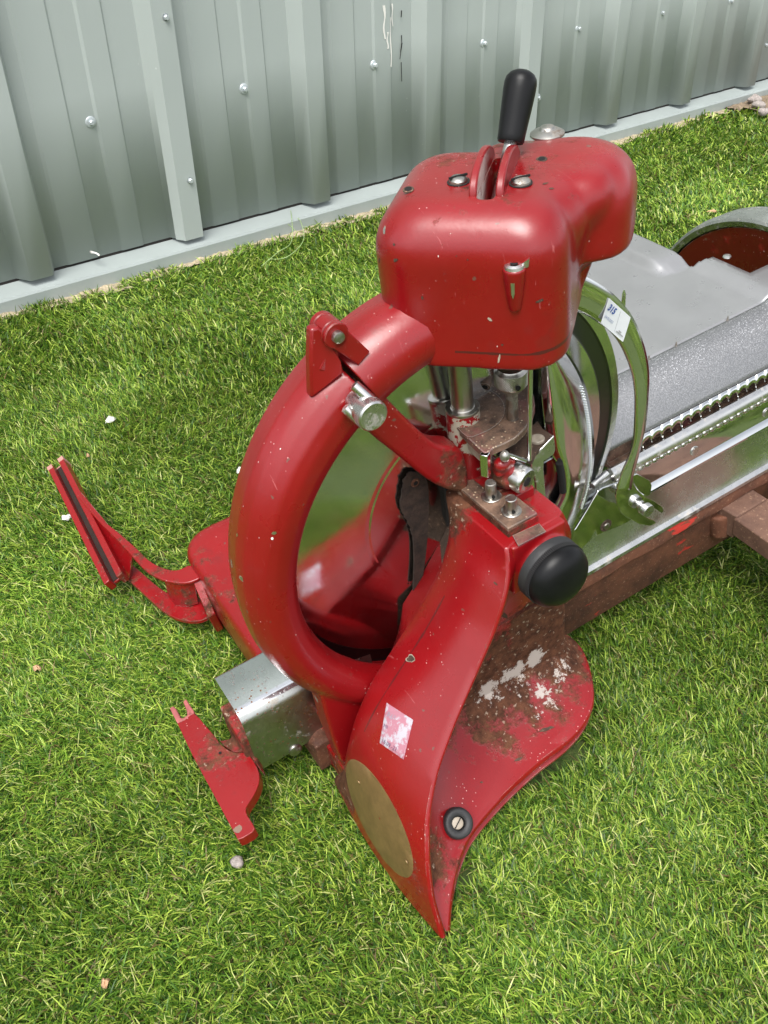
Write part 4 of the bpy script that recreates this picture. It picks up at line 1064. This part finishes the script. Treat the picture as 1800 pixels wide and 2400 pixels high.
# ---- CHROME TUBE at lower left
T0 = -.2085
def tube_prof(x):
    o_ = []
    for (y, z) in ((.052, -.158), (.052, -.130)): o_.append((y, z))
    for k in range(5):
        a = D2R(0 + 90 * k / 4); o_.append((.046 + .006 * math.cos(a), -.130 + .006 * math.sin(a) + .004))
    for k in range(7):
        a = D2R(90 + 80 * k / 6); o_.append((.010 + .012 * math.cos(a), -.132 + .012 * math.sin(a)))
    o_ += [(-.0030, -.150), (-.0035, -.185)]
    for k in range(5):
        a = D2R(180 + 70 * k / 4); o_.append((.0045 + .008 * math.cos(a), -.188 + .008 * math.sin(a)))
    o_ += [(.03, -.197), (.05, -.19)]
    return [Vector((x, y, z)) for y, z in o_]
g = G(); nP = len(tube_prof(0)); rr = [tube_prof(T0), tube_prof(T0 + .03), tube_prof(-.09)]
g.loft(rr)
tbx = g.make('chrome_cover', ['tube', 'tube_side'], slicer, sharp=40)
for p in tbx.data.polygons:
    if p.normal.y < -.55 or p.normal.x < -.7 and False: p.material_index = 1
label(tbx, 'rust speckled chrome box cover sticking out at the left')
c = at(638, 1620, 1, -.0036); g = G(); g.lathe([(.0062, 0), (.0060, -.0010), (.0036, -.0024)], c, (0, 1, 0), 24); g.make('cover_bolt', 'steel', tbx, sharp=40)
g = G()
for k in range(5): g.ell((-.150 + .012 * k, .002 + .004 * math.sin(k), -.196 - .003 * k), (.014, .012, .017), seg=14)
g.box((-.16, -.012, -.226), (-.10, .03, -.19))
o = cast(g, 'rusty_lug', 'rust', slicer, .002, 5)

# ---- BRACKET at tube end (front left)
def bz(P, z): return [at(a, b, 2, z) for a, b in P]
zk = -.168
def ZBR(X, Y): return 380 + .1627 * X, 1620 + .1627 * Y
def bq(L_, z=zk): return [ats(*ZBR(a, b), 2, z) for a, b in L_]
face = [(215, 460), (330, 410), (460, 320), (620, 490), (760, 650), (850, 770), (960, 850), (1090, 890), (1210, 890), (1320, 1010), (1395, 1180), (1390, 1340), (1310, 1510), (1225, 1640), (1205, 1700), (1225, 1790), (1335, 1975), (1220, 2080), (1105, 2132), (1060, 2080), (780, 1560), (450, 950), (270, 570)]
g = G(); g.prism(cr_spline([Vector(p) for p in bq(face)] + [bq(face)[0]], 2)[:-1], Vector((.001, .000, -.011)))
o = g.make('front_bracket', 'red_tips', slicer, sharp=35); bevel(o, .0012, 2, 45); label(o, 'red forked bracket at the end of the chrome cover'); FBK = o
pr_a = [(105, 240), (165, 208), (205, 260), (262, 378), (240, 440), (215, 458)]
pr_b = [(300, 150), (340, 108), (380, 170), (460, 290), (458, 322), (400, 350), (362, 350), (352, 280)]
pr_c = [(215, 458), (240, 375), (300, 385), (352, 350), (400, 280), (460, 318), (330, 412)]
g = G()
for q_ in (pr_a, pr_b, pr_c): g.prism(bq(q_, zk - .0015), Vector((.001, 0, -.009)))
o = g.make('fork_tip', plain('dull_pink_primer', (.33, .09, .085), .55, var=.3, scale=120), FBK, sharp=35); bevel(o, .0008, 2, 45)
g = G()
gus = [(800, 690), (880, 705), (1000, 660), (1050, 590), (1015, 420), (1080, 350), (1240, 640), (1420, 1150), (1300, 1010), (1180, 900), (1000, 870), (860, 770)]
g.prism(bq(gus, zk - .004), Vector((.003, .0, -.014)))
g.box((T0 - .006, -.002, -.193), (T0 + .003, .040, -.145))
o = cast(g, 'bracket_neck', 'red_grimy', slicer, .0014, 4); o.parent = FBK
g = G(); c = ats(*ZBR(835, 890), 2, zk + .0003); g.lathe([(.0013, 0), (.0013, .0004)], c, (0, 0, 1), 14); g.make('bracket_hole', 'hole', FBK, smooth=False)

# ---- ARM at far left: slotted bar with two curved flanges
def Z4(X, Y): return 100 + .2532 * X, 1060 + .2532 * Y
def a4(X, Y, z): return ats(*Z4(X, Y), 2, z)
za, zb2 = -.180, -.222
# slotted bar: U channel, far end upper-left
eA0, eA1 = a4(40, 130, -.176), a4(185, 100, -.176)
e0 = a4(110, 90, -.176); e1 = a4(655, 1180, -.190)
ad = (e1 - e0).normalized(); Lb = (e1 - e0).length
side = ad.cross(Vector((0, 0, 1))).normalized()
if (MR @ side).y > 0: side = -side
# frame: ad along bar, nrm = facing up/left towards camera
nrm = (Vector((-.35, -.28, .9))); nrm = (nrm - ad * nrm.dot(ad)).normalized(); sd = ad.cross(nrm).normalized()
RB = Matrix((ad, sd, nrm)).transposed()
g = G()
w2, sl = .0112, .0042
g.box((0, -w2, -.014), (Lb, -sl, 0), R=RB, c=e0); g.box((0, sl, -.014), (Lb * .985, w2, 0), R=RB, c=e0); g.box((0, -sl, -.014), (Lb * .97, sl, -.010), R=RB, c=e0)
arm = g.make('slotted_arm', 'red_worn', slicer, sharp=30); bevel(arm, .0008, 2); label(arm, 'long slotted red arm lying out to the left')
g = G(); g.box((.002, -sl + .0002, -.0098), (Lb * .965, sl - .0002, -.0090), R=RB, c=e0); g.make('slot_bed', 'dark_bed', arm, smooth=False)
g = G(); g.box((-.0006, -w2 - .0003, -.0145), (.0065, -sl - .0004, .0004), R=RB, c=e0); g.box((-.0006, sl + .0004, -.0145), (.0065, w2 + .0003, .0004), R=RB, c=e0); g.box((-.0008, -w2, -.0142), (.003, w2, -.0096), R=RB, c=e0)
g.make('bare_end', plain('pink_primer', (.42, .20, .17), .7, var=.2), arm, smooth=False)
upo = [(330, 370), (480, 560), (700, 740), (860, 880), (1000, 1010), (1150, 1080), (1260, 1085), (1370, 1045), (1450, 1140)]
upi = [(330, 420), (520, 640), (640, 760), (800, 930), (950, 1090), (1080, 1165), (1200, 1200), (1340, 1205), (1450, 1165)]
def flange(o_, i_, z0, z1, th):
    A = cr_spline([Vector((a, b, z0 + (z1 - z0) * k / (len(o_) - 1))) for k, (a, b) in enumerate(o_)], 4)
    B = cr_spline([Vector((a, b, z0 + (z1 - z0) * k / (len(i_) - 1))) for k, (a, b) in enumerate(i_)], 4)
    rings = []
    for a, b in zip(A, B):
        p = a4(a.x, a.y, a.z); q = a4(b.x, b.y, b.z); rings.append([p, q, q - Vector((0, 0, th)), p - Vector((0, 0, th))])
    gg = G(); gg.loft(rings); return gg, A, B
gg, A1, B1 = flange(upo, upi, -.178, -.172, .0035); o = gg.make('upper_flange', 'red_worn', arm, sharp=35); bevel(o, .0009, 2)
loo = [(790, 1010), (900, 1100), (1030, 1215), (1150, 1300), (1250, 1340), (1330, 1340), (1420, 1310), (1470, 1390)]
loi = [(780, 1170), (850, 1230), (960, 1330), (1080, 1440), (1200, 1520), (1330, 1560), (1450, 1560), (1530, 1530)]
gg, A2, B2 = flange(loo, loi, -.205, -.212, .0040); o = gg.make('lower_flange', 'red_worn', arm, sharp=35); bevel(o, .0009, 2)
# web between the flanges and at the bar
g = G()
wA = [a4(a, b, -.178) for a, b in ((330, 395), (600, 720), (830, 960))]; wB = [a4(a, b, -.203) for a, b in ((330, 440), (590, 900), (800, 1180))]
g.loft([[a, b, b + Vector((.004, .004, 0)), a + Vector((.004, .004, 0))] for a, b in zip(wA, wB)])
g.loft([[a4(x, y, -.176), a4(x2, y2, -.209), a4(x2, y2, -.209) + Vector((.003, .006, 0)), a4(x, y, -.176) + Vector((.003, .006, 0))] for (x, y), (x2, y2) in (((1130, 1190), (1160, 1320)), ((1200, 1205), (1230, 1420)), ((1300, 1210), (1340, 1430)), ((1400, 1185), (1440, 1400)))])
o = g.make('arm_web', 'red_worn', arm, sharp=40)
g = G(); a = a4(1440, 1170, -.172); b = a4(1585, 1500, -.172)
g.prism([a4(1380, 1175, -.174), a4(1450, 1135, -.174), a4(1600, 1490, -.200), a4(1530, 1530, -.200)], (.004, .004, -.030)); o = g.make('arm_foot', 'red_worn', arm, sharp=35); bevel(o, .0012, 2)

# ---- badge, band sticker, foot
def on_band(P, off=.0008):
    """project photo points on the band surface of the body (machine coords)"""
    dg = bpy.context.evaluated_depsgraph_get(); o_ = MRT @ (Vector((0, 0, H_CAM)) - Vector((0, 0, H_CAM))) - CB - BASE
    out = []
    for (u, v_) in P:
        r = (MRT @ ray(u * 1.085, v_ * 1.085)).normalized()
        hit, loc, nor, idx = body.ray_cast(o_, r)
        if not hit:
            out.append(None); continue
        out.append(loc + BASE - r * off)
    return out
bpy.context.view_layer.update()
def patch(name, mat, centre, ea, eb, n=40, parent=slicer, off=.0009, poly=None):
    P = poly if poly else [(centre[0] + ea[0] * math.cos(2 * math.pi * k / n) + eb[0] * math.sin(2 * math.pi * k / n), centre[1] + ea[1] * math.cos(2 * math.pi * k / n) + eb[1] * math.sin(2 * math.pi * k / n)) for k in range(n)]
    cx = sum(p[0] for p in P) / len(P); cy = sum(p[1] for p in P) / len(P)
    rings = [[(cx + (p[0] - cx) * s, cy + (p[1] - cy) * s) for p in P] for s in (.02, .35, .7, .98, 1.0)]
    Rs = []
    for i, r in enumerate(rings):
        q = on_band(r, off if i < 4 else off * .2)
        if any(x is None for x in q): print('patch miss', name, i); return None
        Rs.append(q)
    g = G(); g.loft(Rs, cap=False); return g.make(name, mat, parent, sharp=60)
bd = patch('oval_badge', 'brass', (820, 1768), (58, 128), (-44, 0), 56)
if bd: label(bd, 'blank oval brass badge on the nose of the column')
q4 = [(835, 1518), (893, 1555), (872, 1641), (820, 1605)]
def dens(P, k=6):
    out = []
    for i in range(len(P)):
        a = P[i]; b = P[(i + 1) % len(P)]
        for j in range(k): out.append((a[0] + (b[0] - a[0]) * j / k, a[1] + (b[1] - a[1]) * j / k))
    return out
fs = patch('faded_sticker', 'sticker', None, None, None, poly=dens(q4), off=.0006)
if fs: label(fs, 'sun bleached paper sticker with faint handwriting')
if fs:
    qq = on_band(q4, .0012)
    X_ = (qq[1] - qq[0]); Y_ = (qq[0] - qq[3]); nn_ = X_.cross(Y_).normalized()
    if nn_.dot(Vector((-1, -1, .3))) < 0: nn_ = -nn_
    for (s_, fx, fy, sz, mt) in (('R65.', .10, .70, .20, 'ink_faint'), ('MN ED', .05, .42, .13, 'pen'), ('16.09.-21', .06, .06, .155, 'pen')):
        vv, ff = text_mesh(s_, Y_.length * sz, 'x', None, None, (0, 0, 0), (1, 0, 0), (0, 1, 0), 0)
        xh = X_.normalized(); yh = (Y_ - xh * Y_.dot(xh)).normalized()
        V_ = [qq[3] + X_ * fx + Y_ * fy + xh * p.x + yh * p.y + nn_ * .0006 for p in vv]
        make('handwriting', V_, ff, mt, fs, smooth=False)
for (u, v_) in ((775, 1690), (878, 1862)):
    c = on_band([(u, v_)], .001)[0]
    if c and bd: g = G(); g.lathe([(.0022, 0), (.0020, .0006), (.001, .0009)], c, (-1, -.1, .05), 14); g.make('badge_rivet', 'brass', bd, sharp=40)
# individual paint chips seen in the photograph
def chip(target, u, v_, rx, ry, mat='rust_dark', rot=0.0, seed=0.0, rim=True):
    o_ = -CB - BASE
    def hit(a, b, off):
        r = (MRT @ ray(a * 1.085, b * 1.085)).normalized(); h, loc, nor, idx = target.ray_cast(o_, r)
        return loc + BASE - r * off if h else None
    for (k_, m_, off) in (((1.22, 'tan', .00025), (1.0, mat, .0004)) if rim else ((1.0, mat, .0004),)):
        Rg = []
        for s_ in (.05, .55, 1.0):
            q = []
            for k in range(18):
                a = 2 * math.pi * k / 18; w = 1 + .55 * mnoise.noise(Vector((math.cos(a) * 1.6, math.sin(a) * 1.6, seed + k_)))
                dx, dy = rx * k_ * w * s_ * math.cos(a), ry * k_ * w * s_ * math.sin(a)
                p = hit(u + dx * math.cos(rot) - dy * math.sin(rot), v_ + dx * math.sin(rot) + dy * math.cos(rot), off)
                if p is None: return
                q.append(p)
            Rg.append(q)
        g_ = G(); g_.loft(Rg, cap=False); g_.make('paint_chip', m_, target, sharp=60)
for i, (tg, u, v_, rx, ry, mt, ro, rm_) in enumerate((
    (hood, 830, 497, 2.2, 7.5, 'alu', .1, True), (hood, 819, 562, 1.5, 6, 'rust_dark', 0, False), (hood, 854, 562, 5, 3, 'rust_dark', -.3, False), (hood, 851, 528, 2.5, 2.5, 'rust_dark', 0, False),
    (hood, 835, 690, 3.5, 12, 'tan', .1, False), (hood, 1078, 775, 2.2, 9, 'tan', .1, False), (hood, 1058, 690, 6, 2.5, 'tan', .5, False), (hood, 1085, 745, 2.5, 2, 'rust_dark', 0, False),
    (hood, 912, 643, 2.5, 3.5, 'rust_dark', 0, False), (hood, 1010, 561, 1.6, 1.4, 'rust_dark', 0, False), (hood, 986, 553, 1.4, 1.2, 'rust_dark', 0, False), (hood, 1166, 650, 9, 3, 'rust_dark', -.4, False),
    (hood, 1192, 407, 5, 1.6, 'rust_dark', 0, False), (hood, 1178, 396, 7, 2, 'rust_dark', -.2, False),
    (body, 888, 1423, 7.5, 6.5, 'rust_dark', 0, True), (body, 1090, 1330, 6, 5, 'rust_dark', .5, False), (body, 845, 1395, 2.5, 12, 'rust_dark', .35, False), (body, 1070, 1140 + 120, 5, 2, 'rust_dark', .8, False),
    (RG, 592, 1152, 5, 3.2, 'alu', -.2, False), (RG, 588, 1163, 2.4, 3, 'litter', .3, False), (RG, 521, 1250, 2.4, 6, 'alu', -.5, True), (RG, 512, 1155, 1.8, 4, 'alu', 0, False), (RG, 700, 1385, 3, 2, 'tan', 0, False),
    (fl, 1180, 1575, 16, 4, 'rust_dark', -.35, False), (fl, 1120, 1640, 9, 3, 'rust_dark', -.4, False), (fl, 1040, 1690, 3, 1.6, 'rust_dark', 0, False))):
    chip(tg, u, v_, rx, ry, mt, ro, i * 3.7, rm_)
# rubber foot button on flange
_o = -CB - BASE; _r = (MRT @ ray(985 * 1.085, 1778 * 1.085)).normalized(); _h, _l, _n, _i = fl.ray_cast(_o, _r)
fc = (_l + BASE) + Vector((0, -.0006, .001)) if _h else at(985, 1778, 2, -.185)
g = G(); fa = (Vector((-.10, -.62, .78)).normalized() * .75 + (_n if _n.z > 0 else -_n) * .25).normalized()
g.lathe([(.0118, -.006), (.0122, .003), (.0116, .0062), (.0100, .0074), (.0068, .0070), (.0056, .0060), (.0054, .001)], fc, fa, 40); o = g.make('rubber_button', 'rubber', fl, sharp=45)
g = G(); g.lathe([(.0048, .002), (.0046, .0034), (.0034, .0038)], fc, fa, 20); g.make('button_screw', 'tan', fl, sharp=45)
g = G(); g.box((-.0044, -.0004, .0036), (.0044, .0004, .0041), R=fa.to_track_quat('Z', 'Y').to_matrix() @ Matrix.Rotation(.5, 3, 'Z'), c=fc); g.make('screw_slot', 'hole', fl, smooth=False)

# ================================================================== LITTER
def scrap(u, v_, size, mat, name, lab, cat, seed, tall=.006, z=.0, group=None):
    p = gnd(u, v_, z, 1.085); n = 14; P = []
    for k in range(n):
        a = 2 * math.pi * k / n; q = 1 + .35 * mnoise.noise(Vector((math.cos(a), math.sin(a), seed * 3.3)))
        P.append(Vector((size[0] * q * math.cos(a), size[1] * q * math.sin(a), tall * mnoise.noise(Vector((math.cos(a) * 1.5, math.sin(a) * 1.5, seed))))))
    c = Vector((0, 0, tall * .5)); rot = Matrix.Rotation(seed * 1.3, 3, 'Z')
    v = [rot @ q for q in P] + [rot @ (q * .5 + Vector((0, 0, tall * .4))) for q in P] + [c]
    f = [(k, (k + 1) % n, n + (k + 1) % n, n + k) for k in range(n)] + [(n + k, n + (k + 1) % n, 2 * n) for k in range(n)]
    o = make(name, v, f, mat, None, world_space=True, sharp=25); o.location = p
    so = o.modifiers.new('t', 'SOLIDIFY'); so.thickness = .0004
    thing(o, lab, cat, {'paper_scrap': 'paper scraps on the grass', 'dry_leaf': 'dry leaf bits on the grass'}.get(name)); return o
scrap(238, 906, (.011, .007), 'litter', 'paper_scrap', 'white paper scrap on the grass above the slotted arm', 'litter', 1.0)
scrap(145, 1118, (.006, .008), 'litter', 'paper_scrap', 'crumpled white scrap beside the slotted red arm', 'litter', 2.0)
scrap(524, 1016, (.008, .005), 'litter', 'paper_scrap', 'white scrap on the grass just left of the red guard ring', 'litter', 3.0)
scrap(80, 1443, (.006, .004), 'leaf', 'dry_leaf', 'small orange brown leaf on the grass at the left edge', 'leaf', 4.0)
scrap(190, 985, (.003, .003), 'leaf', 'dry_leaf', 'tiny brown leaf fragment on the grass near the upper left scrap', 'leaf', 5.0)
scrap(228, 2122, (.004, .003), 'leaf', 'dry_leaf', 'tiny rust coloured leaf fragment on the grass at bottom left', 'leaf', 6.0)
scrap(1540, 457, (.014, .003), 'leaf', 'wood_chip', 'pale wood chip on the grass behind the slicer table', 'wood chip', .2)
scrap(205, 548, (.016, .003), 'litter', 'plastic_strip', 'short white plastic strip on the ledge at the foot of the wall', 'litter', 1.9, z=.045)
g = G()
g.ell((0, 0, 0), (.0055, .0045, .0045), seg=14); o = g.make('stone', 'stone', None, world_space=True)
for vv in o.data.vertices: vv.co += vv.co.normalized() * .0016 * mnoise.noise(vv.co * 260)
o.location = gnd(513, 1862, .002); thing(o, 'small grey brown stone lying on the grass below the red bracket', 'stone')
# loose strands by the wall
g = G(); p0 = gnd(585, 560, .015); 
for (pts_, r) in (([(565, 575), (600, 545), (630, 520), (628, 455), (618, 440), (612, 470), (640, 500)], .0007), ([(580, 560), (620, 555), (655, 520), (650, 480), (635, 465)], .0007)):
    Pp = [gnd(a, b, .02 + .015 * math.sin(i)) - p0 for i, (a, b) in enumerate(pts_)]; g.tube(cr_spline(Pp, 6), r, 5)
st_m = plain('pale_green_fibre', (.30, .42, .16), .5)
o = g.make('loose_strand', st_m, None, world_space=True); o.location = p0; thing(o, 'long loose green plastic strand curling at the foot of the wall', 'strand')
for i, (u, v_) in enumerate(((1640, 226), (1652, 240), (1630, 214))):
    g = G(); g.ell((0, 0, 0), (.02, .013, .011), seg=12); o = g.make('stone', 'stone', None, world_space=True)
    for vv in o.data.vertices: vv.co += vv.co.normalized() * .006 * mnoise.noise(vv.co * 60 + Vector((i, 0, 0)))
    o.location = gnd(u, v_, .008); thing(o, ['brown stone on the bare soil at the right edge, the middle one', 'brown stone on the bare soil at the right edge, lowest of three', 'brown stone on the bare soil nearest the wall foot'][i], 'stone', 'stones on the bare soil')

# ================================================================== GRASS
def make_grass():
    # density falls and blade width grows with distance from the camera
    def sample(n, ymin, ymax, hw0, hw1):
        y = rng.uniform(ymin, ymax, n * 2); w = hw0 + (hw1 - hw0) * (y - ymin) / (ymax - ymin)
        x = rng.uniform(-1, 1, n * 2) * max(hw0, hw1); k = np.abs(x) < w; return x[k], y[k]
    X, Y, Wd, Hh = [], [], [], []
    for (y0, y1, dens_, w, h) in ((.10, .75, 430000, .00066, .0158), (.75, 1.2, 280000, .00080, .0162), (1.2, 1.8, 140000, .00115, .0168), (1.8, 2.6, 72000, .0016, .0172), (2.6, 5.2, 22000, .0028, .019)):
        hw0, hw1 = .13 + y0 * .66, .13 + y1 * .66
        n = int(dens_ * (y1 - y0) * (hw0 + hw1)); x, y = sample(n, y0, y1, hw0, hw1); x = x[:n]; y = y[:n]
        X.append(x); Y.append(y); Wd.append(np.full(len(x), w)); Hh.append(np.full(len(x), h))
    for (x0, x1, y0, y1, dn) in ((-1.6, 1.6, -1.6, .10, 16000), (-2.0, -.60, .10, 1.3, 12000), (.75, 2.0, .10, 1.3, 12000)):
        n = int((x1 - x0) * (y1 - y0) * dn); X.append(rng.uniform(x0, x1, n)); Y.append(rng.uniform(y0, y1, n)); Wd.append(np.full(n, .0030)); Hh.append(np.full(n, .021))
    X = np.concatenate(X); Y = np.concatenate(Y); Wd = np.concatenate(Wd); Hh = np.concatenate(Hh)
    # keep clear of wall, soil and machine footprint
    dw = (X - W0.x) * WN.x + (Y - W0.y) * WN.y
    al = ((X - W0.x) * WD.x + (Y - W0.y) * WD.y) / PITCH
    keep = dw > .022 + .014 * np.sin(al * 9) + .012 * np.sin(al * 23 + 1) + .03 * np.clip(np.abs(np.sin(al * 4.1)) - .8, 0, 1)
    keep &= ~((al > 6.55) & (dw < .03 + 1.25 * np.clip((al - 6.55) * .42, 0, 1) + .03 * np.sin(al * 17)))
    R = np.array(MR); cb = np.array(CB)
    Wp = np.stack([X, Y, np.zeros_like(X) - H_CAM], 1); Mp = Wp @ R - cb
    mx_, my_ = Mp[:, 0], Mp[:, 1]
    foot = (mx_ > -.150) & (mx_ < .05) & (my_ > -.085) & (my_ < .268)
    foot |= (mx_ > -.13) & (mx_ < .06) & (my_ > -.12) & (my_ <= -.08) & (my_ > -.12 + .0 * mx_)
    foot |= (mx_ > -.146) & (mx_ < -.10) & (my_ > -.165) & (my_ <= -.08)
    keep &= ~foot
    X, Y, Wd, Hh = X[keep], Y[keep], Wd[keep], Hh[keep]; n = len(X)
    # smooth random fields
    def field(s, seed, octs=3):
        r = np.random.default_rng(seed); o_ = np.zeros(n)
        for q in range(octs):
            for _ in range(4):
                kx_, ky_, ph = r.normal(0, s * 2 ** q), r.normal(0, s * 2 ** q), r.uniform(0, 6.28); o_ += np.sin(X * kx_ + Y * ky_ + ph) / (1.5 ** q)
        return o_ / 4
    f1, f2, f3, f4 = field(9, 1), field(9, 2), field(22, 3), field(5, 4)
    phi = 4.1 + f1 * 1.5 + f3 * .8 + rng.normal(0, 1.25, n)
    lean = np.clip(.78 + .24 * f2 + rng.normal(0, .30, n), .1, 1.35)
    hh = Hh * np.clip(1 + .12 * f4 + rng.normal(0, .22, n), .4, 1.6)
    curl = rng.random(n) < .16
    hh = np.where(curl, hh * .62, hh); lean = np.where(curl, lean + .4, lean)
    dx, dy = np.cos(phi), np.sin(phi); px, py = -dy, dx
    tw = rng.uniform(-.9, .9, n); pxx = px * np.cos(tw) + dx * np.sin(tw); pyy = py * np.cos(tw) + dy * np.sin(tw)
    z0 = -.0140
    ts = np.array([0, .4, .75, 1.0]); V = np.zeros((n, 7, 3), np.float32)
    wfac = [1.0, .92, .62]
    for k, t in enumerate(ts):
        ang_ = lean * (.35 + .95 * t); 
        s_ = hh * t
        cx = X + dx * s_ * np.sin(ang_); cy = Y + dy * s_ * np.sin(ang_); cz = z0 + s_ * np.cos(ang_ * .92)
        if k < 3:
            w = Wd * wfac[k]
            V[:, 2 * k] = np.stack([cx - pxx * w, cy - pyy * w, cz], 1); V[:, 2 * k + 1] = np.stack([cx + pxx * w, cy + pyy * w, cz], 1)
        else: V[:, 6] = np.stack([cx, cy, cz], 1)
    base = (np.arange(n) * 7)[:, None]
    quads = np.stack([base + np.array([[0, 1, 3, 2]]), base + np.array([[2, 3, 5, 4]])], 1).reshape(-1, 4)
    tris = (base + np.array([[4, 5, 6]])).reshape(-1, 3)
    me = bpy.data.meshes.new('artificial_grass'); me.vertices.add(n * 7); me.vertices.foreach_set('co', V.reshape(-1))
    nq, ntr = len(quads), len(tris)
    me.loops.add(nq * 4 + ntr * 3); me.loops.foreach_set('vertex_index', np.concatenate([quads.reshape(-1), tris.reshape(-1)]).astype(np.int32))
    me.polygons.add(nq + ntr); ls = np.concatenate([np.arange(nq) * 4, nq * 4 + np.arange(ntr) * 3]).astype(np.int32)
    me.polygons.foreach_set('loop_start', ls)
    me.update(calc_edges=True)
    pal = np.array([[.042, .105, .012], [.098, .205, .020], [.195, .325, .034], [.40, .52, .080], [.53, .56, .20], [.17, .125, .05]])
    pr_ = np.array([.21, .26, .24, .19, .06, .04])
    # greener / lighter drifts of fibre mix
    idx = rng.choice(6, n, p=pr_); c = pal[idx] * rng.uniform(.78, 1.22, (n, 1))
    c *= (1 + .10 * np.clip(f4, -1, 1) + .08 * np.clip(f2, -1, 1))[:, None]
    c[curl] = np.array([.12, .13, .045]) * rng.uniform(.6, 1.2, (curl.sum(), 1))
    C = np.ones((n, 7, 4), np.float32); C[:, :, :3] = c[:, None, :]
    ca = me.color_attributes.new('tint', 'FLOAT_COLOR', 'POINT'); ca.data.foreach_set('color', C.reshape(-1))
    me.materials.append(M['grass']); me.shade_smooth()
    o_ = bpy.data.objects.new('artificial_grass', me); COL.objects.link(o_); o_['kind'] = 'stuff'; o_['label'] = 'short bright green artificial grass covering the ground'
    o_['category'] = 'grass'
    print('blades', n)
make_grass()
